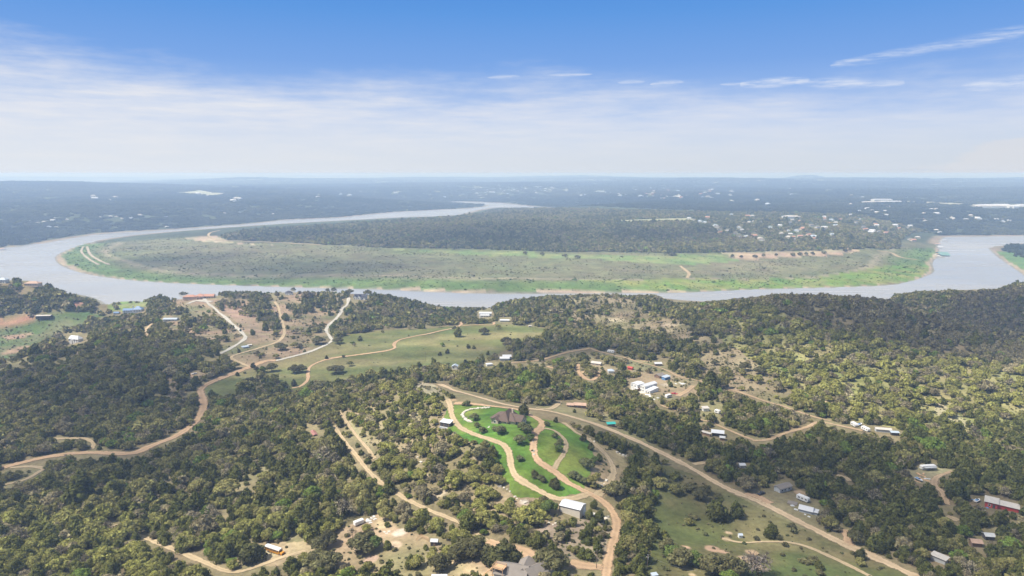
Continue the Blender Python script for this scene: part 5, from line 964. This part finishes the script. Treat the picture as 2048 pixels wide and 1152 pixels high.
# ------------------------------------------------------------------ docks and far houses
def dock(name, label, px, py, L, D, h, roofm, rot=0, cat='boat dock'):
    x, y = unz(px, py, 0); o = empty(name, (float(x), float(y), 0), R(rot), label, cat); m = MB(); m.box(-L / 2, -D / 2, -.3, L / 2, D / 2, .5); m.build('float', W['trim'], o); m = MB(); n = max(2, int(L / 8))
    for i in range(n + 1):
        for s in (-1, 1): m.cyl((-L / 2 + .4 + i * (L - .8) / n, s * (D / 2 - .4), .5), (-L / 2 + .4 + i * (L - .8) / n, s * (D / 2 - .4), h), .15, 6)
    m.build('post', W['chrome'], o); w, r = MB(), MB(); vol(MB(), r, -L / 2, -D / 2, L, D, h, 'gx', D * .12, ov=.8); r.build('roof', roofm, o); return o
dock('marina_dock', 'long green roofed marina dock floating off the far shore', 1884, 511, 26, 60, 4, RF['green'], -12)
dock('boat_dock', 'white roofed boat dock just above the green marina roof', 1879, 496, 20, 14, 3.5, RF['metal'], 10); dock('boat_dock', 'brown roofed boat dock beside the rocky far bank', 1874, 489, 18, 12, 3.5, RF['rust'], 0); dock('boat_dock', 'grey roofed boat dock at the mouth of the right reach', 1887, 482, 20, 10, 3.5, RF['grey'], 5); dock('boat_dock', 'small brown roofed dock tied up at the left edge', 5, 499, 16, 12, 3.5, RF['rust'], 0)
FH = []
def farhouse_mesh(i):
    g = np.random.default_rng(40 + i); w, r = MB(), MB(); L, D = 18, 11
    vol(w, r, -L / 2, -D / 2, L, D, 4.6, 'hip' if i % 2 else 'gx', 3.2, ov=.7); 
    if i % 3 == 0: vol(w, r, L / 2 - 6, -D / 2 - 5, 7, 8, 4.4, 'gy', 2.4, ov=.6)
    me = MB(); me.v = list(w.v); me.f = list(w.f); me.mi = [0] * len(w.f); off = len(me.v); me.v += r.v; me.f += [tuple(q + off for q in f) for f in r.f]; me.mi += [1] * len(r.f)
    for j in range(4): me.m = 2; me.box(-L / 2 + 2 + j * 4, -D / 2 - .12, 1.4, -L / 2 + 3.6 + j * 4, -D / 2 - .02, 3.2)
    o = me.build('far_house', [[W['white'], W['cream'], W['peach'], W['white'], W['tan'], W['white']][i], [RF['metal'], RF['pale'], RF['tile'], RF['silver'], RF['grey'], RF['taupe']][i], W['glass']]); m = o.data; bpy.data.objects.remove(o); return m
FHM = [farhouse_mesh(i) for i in range(6)]; FHL = ['white metal roof', 'cream roof', 'orange tiled roof', 'bluish roof', 'grey roof', 'brown shingled roof']
g = np.random.default_rng(77)
def fars(n, x0, x1, y0, y1, where, group, s=(.8, 1.3), kinds=(0, 1, 2, 3, 4, 5), pts=None):
    L = pts or [(g.uniform(x0, x1), g.uniform(y0, y1)) for _ in range(n)]
    for px, py in L:
        v = at(px, py)
        if shore(v.x, v.y) < 25: continue
        i = int(g.choice(kinds)); o = bpy.data.objects.new('far_house', FHM[i]); COL.objects.link(o); o.location = v - Vector((0, 0, .5)); k = g.uniform(*s) * .72; o.scale = (k, k, k); o.rotation_euler = (0, 0, g.uniform(-.7, .7))
        tag(o, 'far house with %s %s' % (FHL[i], where), 'house', 'far houses %s' % where); d = v.length; rad = 13 * k * FPX / d; clear_disc(px, py - .4 * rad, max(rad * 1.1, 2), max(rad * .8, 1.6))
fars(0, 0, 0, 0, 0, 'in the wooded town beyond the flat', 'a', (1.0, 1.5), (0, 1, 3, 4, 5, 2), [(1378,438),(1388,441),(1400,444),(1430,452),(1434,455),(1437,460),(1410,446),(1415,436),(1463,430),(1478,456),(1484,461),(1470,468),(1480,474),(1492,474),(1508,473),(1520,478),(1524,481),(1498,446),(1508,444),(1525,445),(1505,433),(1495,433),(1575,433),(1585,441),(1600,443),(1606,457),(1603,459),(1622,452),(1635,456),(1650,459),(1577,476),(1588,480),(1585,476),(1600,474),(1617,471),(1625,474),(1630,478),(1650,440),(1662,441),(1660,447),(1680,440),(1672,447),(1455,463),(1560,452),(1540,456),(1440,466)])
fars(14, 1560, 1690, 432, 470, 'in the wooded town beyond the flat', 'a', (.9, 1.3))
fars(0, 0, 0, 0, 0, 'on the slope above the right reach', 'b', (1.1, 1.6), (0, 1, 2, 5), [(1726,455),(1730,460),(1744,463),(1742,466),(1758,464),(1750,450),(1753,452),(1798,458),(1816,456),(1820,453),(1845,440),(1850,443),(1830,439),(1872,462),(1878,466),(1820,480),(1835,476),(1826,482),(1772,467),(1790,452),(1712,446),(1720,440)])
fars(14, 1890, 2045, 432, 448, 'in the dark woods behind the right reach', 'c', (1.1, 1.6), (0, 1, 3))
fars(12, 1690, 1880, 412, 432, 'in the woods behind the slope town', 'd', (1.2, 1.8), (0, 1, 3, 4))
fars(60, 1290, 1440, 374, 398, 'in the hazy suburb on the far plain', 'e', (1.1, 2.2), (0, 1, 2, 3))
fars(60, 945, 1140, 374, 388, 'in the pale hazy suburb behind the far river', 'f', (1.1, 2.2), (0, 1, 3))
fars(14, 1140, 1290, 380, 394, 'on the hazy plain between two far suburbs', 'g', (1.6, 2.6), (0, 1, 3))
fars(12, 1440, 1760, 372, 412, 'scattered over the hazy right plain', 'h', (1.6, 2.6), (0, 1, 3))
fars(0, 0, 0, 0, 0, 'on the wooded left bank', 'i', (.9, 1.4), (0, 1, 3), [(58,444),(88,445),(106,442),(110,438),(112,456),(98,455),(75,447),(221,434),(233,434),(244,438),(262,437),(280,431),(200,435),(134,440),(449,427),(478,426),(546,429),(334,455),(332,434),(193,414)])
fars(10, 150, 480, 385, 405, 'far inland on the hazy left plain', 'j', (2, 3), (0, 1))
fars(7, 600, 900, 380, 405, 'on the hazy plain left of the far river', 'k', (1.8, 2.6), (0, 1, 3))
def shedrow(n, x0, x1, y, where, L, D):
    for i in range(n):
        px = x0 + (x1 - x0) * (i + .5) / n; v = at(px, y + g.uniform(-3, 3)); w, r = MB(), MB(); l = L * g.uniform(.7, 1.3); vol(w, r, -l / 2, -D / 2, l, D, 9, 'gx', 4, ov=.5); o = empty('warehouse', v, g.uniform(-.1, .1), 'pale metal warehouse %s' % where, 'warehouse', 'warehouses %s' % where); w.build('wall', W['white'], o); r.build('roof', RF['metal'] if i % 3 else RF['pale'], o); clear_disc(px, y - 2, 10, 5)
shedrow(9, 1955, 2050, 415, 'in the industrial yard at the far right', 70, 45); shedrow(3, 1738, 1788, 404, 'beside the far airstrip', 120, 50); shedrow(1, 1575, 1590, 434, 'at the white quarry in the town', 60, 40)
# ------------------------------------------------------------------ plant the near side
NE = plant_near()
for x, y, kind, dia, tint, hs, note in SPECIAL:
    w = {'oak': 8.0, 'juniper': 5.4, 'bare': 6.6, 'shrub': 2.6}[kind]; s = dia / w; g = np.random.default_rng(int(abs(x * 7 + y)))
    if kind != 'bare' and inz('lawn', np.array([x]), np.array([y]), 0)[0]: s *= .86
    NE[0].append(x); NE[1].append(y); NE[2].append(float(hgt(x, y))); NE[3].append(kind); NE[4].append(s); NE[5].append(s * (1 if s < 1.4 else 1.4 / s * 1.05)); NE[7].append(g.uniform(0, 6.28))
    t = {'oak': T_OAK, 'juniper': T_JUN2, 'bare': T_BAR, 'shrub': T_OAK}[kind] * g.uniform(.75, 1.15)
    if inz('lawn', np.array([x]), np.array([y]), 0)[0] and kind == 'oak': t = np.array([.175, .185, .08]) * g.uniform(.8, 1.15)
    if dia in (9, 6) and note is None and kind == 'oak' and g.random() < .3: t = T_GRN
    NE[6].append(t)
x, y, z, sw, sh_, rz = (np.array(NE[i], float) for i in (0, 1, 2, 4, 5, 7)); kind = np.array(NE[3]); tn = np.array(NE[6]); n = len(x)
dist = np.sqrt(x * x + y * y + (CAM_Z - z) ** 2); W0 = {'oak': 8.0, 'juniper': 5.4, 'bare': 6.6, 'shrub': 2.6}; px, py = proj(x, y, z + 3 * sh_); psize = np.array([W0[k] for k in kind]) * sw * FPX / dist
inframe = (px > 6) & (px < 2042) & (py > 340) & (py < 1146)
issp = np.zeros(n, bool); issp[n - len(SPECIAL):] = True
pick = np.zeros(n, bool)
for k, lim in (('oak', 300), ('juniper', 300), ('bare', 60), ('shrub', 60)):
    c = np.nonzero((kind == k) & inframe & (y < 1600))[0]; o_ = c[np.argsort(-(psize[c] + 6 * issp[c]))][:lim]; pick[o_] = True
KINDNAME = {'oak': 'oak_tree', 'juniper': 'juniper_tree', 'bare': 'bare_tree', 'shrub': 'shrub'}
def tone(t):
    v = t.mean() / 1.8; 
    if t[1] > t[0] * 1.4: return 'fresh green'
    if t[0] > t[1] * 1.1: return 'greyish brown'
    if v > .11: return 'pale olive'
    if v > .075: return 'olive green'
    if v > .052: return 'mid green'
    return 'dark green'
NUM = ['', 'second ', 'third ', 'fourth ', 'fifth ', 'sixth ', 'seventh ', 'eighth ', 'ninth ', 'tenth ', 'eleventh ', 'twelfth ', 'thirteenth ', 'fourteenth ', 'fifteenth ', 'sixteenth ', 'seventeenth ', 'eighteenth ', 'nineteenth ', 'twentieth ']
LX = np.array([l[1] for l in LAND]); LY = np.array([l[2] for l in LAND]); LP = np.array([proj(l[1], l[2], float(hgt(l[1], l[2]))) for l in LAND]).reshape(-1, 2)
bucket = {}
for i in np.nonzero(pick)[0]:
    q = np.hypot(LP[:, 0] - px[i], (LP[:, 1] - py[i]) * 1.3); j = int(np.argmin(q)); dx, dy = px[i] - LP[j, 0], py[i] - LP[j, 1]
    rel = ('left of' if dx < 0 else 'right of') if abs(dx) > abs(dy) * 1.1 else ('behind' if dy < 0 else 'in front of')
    size = 'big' if W0[kind[i]] * sw[i] > W0[kind[i]] * 1.12 else ('small' if sw[i] < .82 else '')
    nm = {'oak': 'oak', 'juniper': 'juniper', 'bare': 'bare tree', 'shrub': 'shrub'}[kind[i]]
    bucket.setdefault((size, tone(tn[i]), nm, rel, LAND[j][0]), []).append((q[j], i))
TL = {}
for (size, tn_, nm, rel, lm), L in bucket.items():
    L.sort()
    for r_, (_, i) in enumerate(L):
        o_ = (NUM[r_] + 'nearest ' if r_ < len(NUM) else 'one of the farther ') if len(L) > 1 else ''
        TL[i] = ' '.join(('%s%s %s %s %s %s' % (o_, size, tn_, nm, rel, lm)).split())
for i in np.nonzero(pick)[0]:
    k = kind[i]; pr = PROTO[k, 0][i % len(PROTO[k, 0])]; o = bpy.data.objects.new(KINDNAME[k], None); COL.objects.link(o); o.location = (x[i], y[i], z[i] - .15); o.rotation_euler = (0, 0, rz[i]); o.scale = (sw[i], sw[i], sh_[i]); o.empty_display_size = 1
    tag(o, TL[i], 'shrub' if k == 'shrub' else 'tree', {'oak': 'oaks on the near hills', 'juniper': 'junipers on the near hills', 'bare': 'bare trees on the near hills', 'shrub': 'shrubs on the near hills'}[k])
    t = bpy.data.objects.new('trunk', pr[1]); COL.objects.link(t); t.parent = o; c = bpy.data.objects.new('crown', pr[0]); COL.objects.link(c); c.parent = o; c['tint'] = [float(v) for v in tn[i]]
rest = ~pick; MS = []; base = {}
for k in ('oak', 'juniper', 'bare', 'shrub'):
    for lod in (0, 1, 2): base[k, lod] = len(MS); MS += [p[2] for p in PROTO[k, lod]]
lod = np.where(dist < 420, 0, np.where(dist < 950, 1, 2)); g = np.random.default_rng(5)
pi = np.array([base[k, l] + int(g.integers(len(PROTO[k, l]))) for k, l in zip(kind, lod)])
scatter('woodland', 'mixed oak and juniper woodland covering the near hills', 'woodland', MS, x[rest], y[rest], z[rest] - .2, rz[rest], np.stack([sw, sw, sh_], 1)[rest], pi[rest], tn[rest])
print('near trees', n, 'single', int(pick.sum()))
# low scrub and grass tufts on open ground
g = np.random.default_rng(21); ns = 150000; u = g.random(ns); r = 240 + 1250 * u ** .75; th = g.uniform(R(-41), R(41), ns); x, y = r * np.sin(th), r * np.cos(th); d = shore(x, y); ok = (d > 8); px0, py0 = proj(x, y, np.zeros(ns)); ok &= (py0 > 575) & (r < 1330)
dn = np.zeros(ns)
for k, v in (('slope', .75), ('barnside', .8), ('range', .6), ('rightslope', .5), ('yard', .6), ('meadow', .3), ('pasture', .22), ('cove', .35), ('settlement', .5), ('bright', .55), ('dirtleft', .3), ('saddle', .5), ('knob', .35), ('strip', .25), ('field', .02), ('drypatch', .03), ('dryleft', .25), ('riverbank', .3)): dn[inz(k, x, y)] = v
dn[inz('lawn', x, y)] = 0; dn *= np.clip(.7 + fbm(x, y, 25, 3, 141) * 1.3, .08, 1.2); ok &= g.random(ns) < dn; x, y = x[ok], y[ok]; z = hgt(x, y); px, py = proj(x, y, z); bad = clear_hit(px, py); x, y, z = x[~bad], y[~bad], z[~bad]; n = len(x)
s = .55 * np.exp(g.normal(size=n) * .45); dist = np.hypot(x, y); l = np.where(dist < 500, 1, 2); pi = np.array([int(a) * 3 + int(b) for a, b in zip(l - 1, g.integers(0, 3, n))])
a = g.random(n)[:, None]; tn = (np.array([.10, .115, .045]) * (1 - a) + np.array([.19, .17, .085]) * a) * (.75 + .5 * g.random(n))[:, None]
scatter('scrub', 'low scrub and grass tufts dotting the open slopes', 'scrub', [p[2] for p in PROTO['shrub', 1]] + [p[2] for p in PROTO['shrub', 2]], x, y, z - .1, g.uniform(0, 6.28, n), np.stack([s, s, s * g.uniform(.6, 1.1, n)], 1), pi, tn)
# scrub willows over the flat across the water
g = np.random.default_rng(23); ns = 150000; r = np.sqrt(g.uniform(1400 ** 2, 3000 ** 2, ns)); th = g.uniform(R(-42), R(38), ns); x, y = r * np.sin(th), r * np.cos(th); d = shore(x, y); px0, py0 = proj(x, y, hgt(x, y))
sx, sy = zone0([(100,500),(150,487),(300,466),(450,454),(700,437),(1000,413),(1880,474),(1890,500),(1875,545),(1700,577),(1300,590),(900,590),(500,578),(200,556),(100,530)])
ok = pip(sx, sy, x, y) & (d > 18) & ~inz('shorewood', x, y, 10, 80) & ~inz('redsand', x, y) & ~inz('tanbeach', x, y); nz = fbm(x, y * 1.6, 90, 4, 151); dn = np.clip(.35 + nz * 1.2, .03, .95); dn = np.where(inz('sunlitpen', x, y), dn * .35, dn); dn = np.where(d < 105, np.clip(.55 + nz, .1, 1), dn); dn = np.where(inz('greenflat', x, y), .08, dn); ok &= g.random(ns) < dn * .55; ok &= ~clear_hit(px0, py0); x, y, d = x[ok], y[ok], d[ok]; n = len(x); z = hgt(x, y)
s = .68 * np.exp(g.normal(size=n) * .45); a = g.random(n)[:, None]; tn = (np.array([.15, .165, .07]) * (1 - a) + np.array([.21, .20, .10]) * a); tn = np.where((d < 105)[:, None], np.array([.10, .165, .048]) * (.75 + .6 * a), tn); tn = np.where(inz('sunlitpen', x, y)[:, None], np.array([.11, .17, .045]) * (.8 + .5 * a), tn)
scatter('willow_scrub', 'grey green willow scrub over the dry flat across the lake', 'scrub', [p[2] for p in PROTO['shrub', 2]], x, y, z - .1, g.uniform(0, 6.28, n), np.stack([s * 1.5, s * 1.5, s * .8], 1), g.integers(0, 3, n), tn)
# woods across the water, tree by tree
g = np.random.default_rng(29); sp = 8.2; xs = np.arange(-2300, 2700, sp); ys = np.arange(1900, 4700, sp); X, Y = np.meshgrid(xs, ys); x = (X + g.uniform(-.5, .5, X.shape) * sp).ravel(); y = (Y + g.uniform(-.5, .5, X.shape) * sp).ravel(); ok = np.abs(np.arctan2(x, y)) < R(41); x, y = x[ok], y[ok]
ok = inz('shorewood', x, y, 18, 90) & (shore(x, y) > np.where(np.hypot(x, y) > 2400, 110, 20)); x, y = x[ok], y[ok]; ok = g.random(len(x)) < np.clip(.80 + .5 * fbm(x, y, 120, 4, 161), .15, .97); ok &= ~inz('palefar', x, y); x, y = x[ok], y[ok]; z = hgt(x, y); px, py = proj(x, y, z); bad = clear_hit(px, py)
p2, q2 = proj(x, y, z + 6); bad |= clear_hit(p2, q2); x, y, z = x[~bad], y[~bad], z[~bad]; n = len(x); s = 1.15 * np.exp(g.normal(size=n) * .25); kd = np.where(g.random(n) < np.clip(.35 + .6 * fbm(x, y, 200, 3, 171), .05, .9), 'juniper', 'oak'); tn = tints(kd, x, y, g) * .92; s = np.where(kd == 'juniper', s * 1.3, s); tn = tn * 1.12; pi = np.where(kd == 'juniper', 6 + g.integers(0, 5, n), g.integers(0, 6, n))
scatter('shore_wood', 'dense wood on the rise beyond the flat across the lake', 'woodland', [p[2] for p in PROTO['oak', 2]] + [p[2] for p in PROTO['juniper', 2]], x, y, z - .3, g.uniform(0, 6.28, n), np.stack([s, s, s * .95], 1), pi, tn)
print('shore wood', n)
# the far plain: clumps of trees
X, Y = [], []
g = np.random.default_rng(31)
for r0, r1, sp in ((1450, 4200, 27), (4200, 7000, 36), (7000, 11000, 58), (11000, 20000, 120)):
    m = int(.5 * R(84) * (r1 ** 2 - r0 ** 2) / sp ** 2); r = np.sqrt(g.uniform(r0 ** 2, r1 ** 2, m)); th = g.uniform(R(-42), R(42), m); X.append(r * np.sin(th)); Y.append(r * np.cos(th))
x, y = np.concatenate(X), np.concatenate(Y); d = shore(x, y); r = np.hypot(x, y); pxx, pyy = proj(x, y, hgt(x, y) * 0)
ok = (d > 45) & ~pip(sx, sy, x, y) & ~inz('shorewood', x, y) & (pyy < 560) & ~((x > 1000) & (r < 2550)); ok &= ~(inz('palefield', x, y) | inz('palefar', x, y) | inz('airstrip', x, y)); nz = fbm(x, y, 600, 4, 181) + .35 * fbm(x, y, 160, 3, 183); ok &= g.random(len(x)) < np.clip(np.where(r > 4500, .78 - 1.1 * np.clip(nz, 0, 1), .93 - .5 * np.clip(nz, 0, 1)), .1, 1)
x, y, r = x[ok], y[ok], r[ok]; z = hgt(x, y); px, py = proj(x, y, z + 3); bad = clear_hit(px, py); x, y, z, r = x[~bad], y[~bad], z[~bad], r[~bad]; n = len(x)
s = np.where(r < 4200, .9, np.where(r < 7000, 1.15, np.where(r < 11000, 1.7, 3.0))) * g.uniform(.8, 1.25, n); a = np.clip(.42 + .7 * fbm(x, y, 300, 3, 191) + 1.0 * fbm(x, y * .6, 1100, 3, 193) + g.normal(size=n) * .25, 0, 1.5)[:, None]; tn = np.array([.045, .058, .026]) * (1 - a) + np.array([.105, .112, .055]) * a
scatter('far_woods', 'hazy woodland spreading over the far plain to the horizon', 'woodland', CLUMPS, x, y, z - .8, g.uniform(0, 6.28, n), np.stack([s, s, np.minimum(s, 1.5) * g.uniform(.8, 1.2, n)], 1), g.integers(0, 5, n), tn)
print('clumps', n)

# ------------------------------------------------------------------ daylight
SUN_EL, SUN_X, SUN_Y = R(56), -.97, -.22
_l = math.hypot(SUN_X, SUN_Y); TO_SUN = Vector((SUN_X / _l * math.cos(SUN_EL), SUN_Y / _l * math.cos(SUN_EL), math.sin(SUN_EL)))
sl = bpy.data.lights.new('sun', 'SUN'); sl.energy = SUN; sl.angle = R(.5); sl.color = (1, .955, .88); so = bpy.data.objects.new('sun', sl); COL.objects.link(so); so.rotation_euler = TO_SUN.to_track_quat('Z', 'Y').to_euler(); so.location = (0, 0, 3000)
w = bpy.data.worlds.new('World'); SC.world = w; w.use_nodes = True; nt = w.node_tree; nt.nodes.clear(); b = NB(nt)
sky = b.n('ShaderNodeTexSky', sky_type='NISHITA'); sky.sun_disc = False; sky.sun_elevation = SUN_EL; sky.sun_rotation = math.atan2(TO_SUN.x, TO_SUN.y); sky.altitude = 250; sky.air_density = 1.0; sky.dust_density = 1.0; sky.ozone_density = 1.5
tc = b.n('ShaderNodeTexCoord'); dirv = tc.outputs['Generated']; sep = b.n('ShaderNodeSeparateXYZ'); b.l(dirv, sep.inputs[0]); el = sep.outputs[2]
az = b.math('ARCTAN2', sep.outputs[0], sep.outputs[1]); elev = b.math('ARCSINE', el)
# clear air: pale at the horizon, deep blue above
ramp = b.n('ShaderNodeValToRGB'); b.l(b.remap(elev, 0, .30, 0, 1), ramp.inputs[0]); cr = ramp.color_ramp
def lin(c): return tuple(((v / 255) / 12.92 if v / 255 <= .04045 else ((v / 255 + .055) / 1.055) ** 2.4) for v in c)
stops = [(0, (206,220,238)), (.12, (190,210,240)), (.30, (160,190,237)), (.5, (124,168,231)), (.72, (97,155,226)), (1, (66,132,212))]
while len(cr.elements) < len(stops): cr.elements.new(.5)
for e, (p, c) in zip(cr.elements, stops): e.position = p; e.color = (*lin(c), 1)
cv = b.n('ShaderNodeCombineXYZ'); b.l(az, cv.inputs[0]); b.l(b.math('MULTIPLY', elev, 3.2), cv.inputs[1])
cv2 = b.n('ShaderNodeCombineXYZ'); b.l(az, cv2.inputs[0]); b.l(b.math('MULTIPLY', elev, 9), cv2.inputs[1])
nA = b.noise(cv.outputs[0], 3.2, 6, .6); nB = b.noise(cv2.outputs[0], 9, 6, .62); nC = b.noise(cv2.outputs[0], 3.0, 4, .5); nD = b.noise(cv2.outputs[0], 26, 6, .65)
# broad veil of high cloud, higher on the left
top = b.math('ADD', b.remap(az, -.65, .65, .135, .112), b.math('MULTIPLY', b.math('SUBTRACT', nA, .5), .17)); top = b.math('ADD', top, b.math('MULTIPLY', b.math('SUBTRACT', nB, .5), .035))
veil = b.n('ShaderNodeMapRange', interpolation_type='SMOOTHSTEP'); b.l(b.math('SUBTRACT', top, elev), veil.inputs[0]); veil.inputs[1].default_value = -.030; veil.inputs[2].default_value = .055
dens = b.math('MULTIPLY', veil.outputs[0], b.math('MULTIPLY', b.remap(nC, .3, .7, .78, 1.0), b.remap(nB, .32, .62, .78, 1.04)), True); dens = b.math('MULTIPLY', dens, b.remap(az, -.6, .6, .99, .60))
vc = b.mix(b.remap(nB, .35, .65, 0, 1), lin((224,230,241)), lin((234,235,240)))
c1 = b.mix(dens, ramp.outputs[0], vc)
hz = b.n('ShaderNodeMapRange', interpolation_type='SMOOTHSTEP'); b.l(elev, hz.inputs[0]); hz.inputs[1].default_value = .085; hz.inputs[2].default_value = 0; c1 = b.mix(b.math('MULTIPLY', hz.outputs[0], .85), c1, b.mix(b.remap(az, -.6, .6, 0, 1), lin((225,230,237)), lin((208,216,226))))
def wisp(a0, e0, a1, e1, wd, amt, fray):
    global c1
    L = math.hypot(a1 - a0, e1 - e0); ux, uy = (a1 - a0) / L, (e1 - e0) / L
    da, de = b.math('SUBTRACT', az, a0), b.math('SUBTRACT', elev, e0); t = b.math('DIVIDE', b.math('ADD', b.math('MULTIPLY', da, ux), b.math('MULTIPLY', de, uy)), L); s = b.math('ABSOLUTE', b.math('ADD', b.math('SUBTRACT', b.math('MULTIPLY', de, ux), b.math('MULTIPLY', da, uy)), b.math('MULTIPLY', b.math('SUBTRACT', nB, .5), wd * fray)))
    e = b.math('MULTIPLY', b.math('MULTIPLY', t, b.math('SUBTRACT', 1, t)), 4, True); f = b.n('ShaderNodeMapRange', interpolation_type='SMOOTHSTEP'); b.l(b.math('DIVIDE', s, b.math('ADD', b.math('MULTIPLY', b.math('POWER', e, .5), wd), 1e-5)), f.inputs[0]); f.inputs[1].default_value = 1; f.inputs[2].default_value = 0
    inside = b.math('MULTIPLY', b.math('GREATER_THAN', t, 0), b.math('LESS_THAN', t, 1)); k = b.math('MULTIPLY', b.math('MULTIPLY', f.outputs[0], inside), b.math('MULTIPLY', amt, b.remap(nD, .35, .62, .05, 1.0)), True); c1 = b.mix(k, c1, lin((236,240,248)))
def dirpix(px, py):
    d = ray(px, py); return math.atan2(d[0], d[1]), math.asin(d[2] / np.linalg.norm(d))
for p, q, wd, am, fr in (((1660,131),(2260,20),.0095,.5,1.6), ((1480,168),(1620,160),.0085,.6,2.2), ((1590,166),(1810,166),.010,.6,2.2), ((1920,172),(2140,158),.011,.6,2.0), ((1300,170),(1368,163),.0055,.5,2.0), ((1235,165),(1290,164),.0045,.45,2.0), ((1095,151),(1185,148),.0035,.5,1.6), ((975,155),(1040,152),.0035,.45,1.6), ((1440,169),(1500,166),.003,.4,1.6)): wisp(*dirpix(*p), *dirpix(*q), wd, am, fr)
# a bank of far cumulus low on the right
cu = b.noise(cv.outputs[0], 14, 5, .6); ct = b.math('ADD', b.math('MULTIPLY', b.math('SUBTRACT', cu, .45), .11), b.remap(az, .44, .66, -.035, .052)); m_ = b.n('ShaderNodeMapRange', interpolation_type='SMOOTHSTEP'); b.l(b.math('SUBTRACT', ct, elev), m_.inputs[0]); m_.inputs[1].default_value = -.003; m_.inputs[2].default_value = .012
c1 = b.mix(b.math('MULTIPLY', m_.outputs[0], .55), c1, lin((222,222,226)))
hi = b.n('ShaderNodeMapRange', interpolation_type='SMOOTHSTEP'); b.l(elev, hi.inputs[0]); hi.inputs[1].default_value = .27; hi.inputs[2].default_value = .55
skyc = b.mix(.5, scaled(b, sky.outputs[0], b.math('ADD', SKY, 0)), (.30, .30, .295)); c2 = b.mix(hi.outputs[0], scaled(b, c1, b.math('ADD', 2 ** -EXPO, 0)), skyc)
bg = b.n('ShaderNodeBackground'); b.l(c2, bg.inputs[0]); bg.inputs[1].default_value = 1.0; wo = b.n('ShaderNodeOutputWorld'); b.l(bg.outputs[0], wo.inputs[0])

# ------------------------------------------------------------------ haze: one even body of air
hm, hn, ho = mat('haze_air'); hb_ = NB(hn); pv = hb_.n('ShaderNodeVolumePrincipled'); pv.inputs['Color'].default_value = (.47, .655, 1.0, 1); pv.inputs['Absorption Color'].default_value = (.60, .66, .70, 1); pv.inputs['Density Attribute'].default_value = ''; pv.inputs['Density'].default_value = HAZE; pv.inputs['Anisotropy'].default_value = .1; hm.cycles.homogeneous_volume = True; hn.links.new(pv.outputs[0], ho.inputs['Volume'])
m = MB(); m.box(-52000, -1500, -6, 52000, 47000, 256); o = m.build('haze', hm); tag(o, 'pale blue haze lying over the whole valley', 'haze', kind='stuff')

# ------------------------------------------------------------------ broken cloud overhead; its shade lies on parts of the hills
def cloud_mat():
    m, nt, out = mat('cloud_vapour'); b = NB(nt); tc = b.n('ShaderNodeTexCoord'); o = tc.outputs['Object']; sp = b.n('ShaderNodeSeparateXYZ'); b.l(o, sp.inputs[0])
    r = b.math('SQRT', b.math('ADD', b.math('MULTIPLY', sp.outputs[0], sp.outputs[0]), b.math('MULTIPLY', sp.outputs[1], sp.outputs[1]))); k = b.math('ADD', r, b.math('MULTIPLY', b.math('SUBTRACT', b.noise(o, 2.2, 5, .6), .5), .9))
    a = b.remap(k, .35, .98, .38, 0); d = b.n('ShaderNodeBsdfDiffuse'); d.inputs[0].default_value = (.85, .85, .86, 1); t = b.n('ShaderNodeBsdfTransparent'); x = b.n('ShaderNodeMixShader'); b.l(a, x.inputs[0]); b.l(t.outputs[0], x.inputs[1]); b.l(d.outputs[0], x.inputs[2]); b.l(x.outputs[0], out.inputs[0]); return m
MC = cloud_mat()
def cloud(px, py, rx, ry, H=1250):
    v = at(px, py); t = (H - v.z) / TO_SUN.z; c = v + TO_SUN * t; import bmesh
    bm = bmesh.new(); bmesh.ops.create_icosphere(bm, subdivisions=5, radius=1); s = int(px + py)
    P = np.array([q.co[:] for q in bm.verts]); n_ = 1 + .22 * fbm(P[:, 0] + P[:, 2], P[:, 1] - P[:, 2], .7, 4, s)
    for q, k in zip(bm.verts, n_): q.co = q.co * float(k); q.co.z *= .16 if q.co.z > 0 else .05
    me = bpy.data.meshes.new('cloud'); bm.to_mesh(me); bm.free(); me.materials.append(MC); me.polygons.foreach_set('use_smooth', np.ones(len(me.polygons), bool)); o = link('cloud', me); o.location = c; o.scale = (rx, ry, min(rx, ry)); tag(o, 'broken fair weather cloud high above the valley', 'cloud', 'clouds above the valley', 'structure')
for a in CLOUDS: cloud(*a)

# ------------------------------------------------------------------ picture settings
SC.render.engine = 'CYCLES'; cy = SC.cycles; cy.max_bounces = 6; cy.diffuse_bounces = 3; cy.glossy_bounces = 2; cy.transmission_bounces = 2; cy.transparent_max_bounces = 12; cy.volume_bounces = 1; cy.use_denoising = True; cy.sample_clamp_indirect = 6
vs = SC.view_settings; vs.view_transform = 'Standard'; vs.look = 'None'; vs.exposure = EXPO; vs.gamma = 1; vs.use_curve_mapping = False
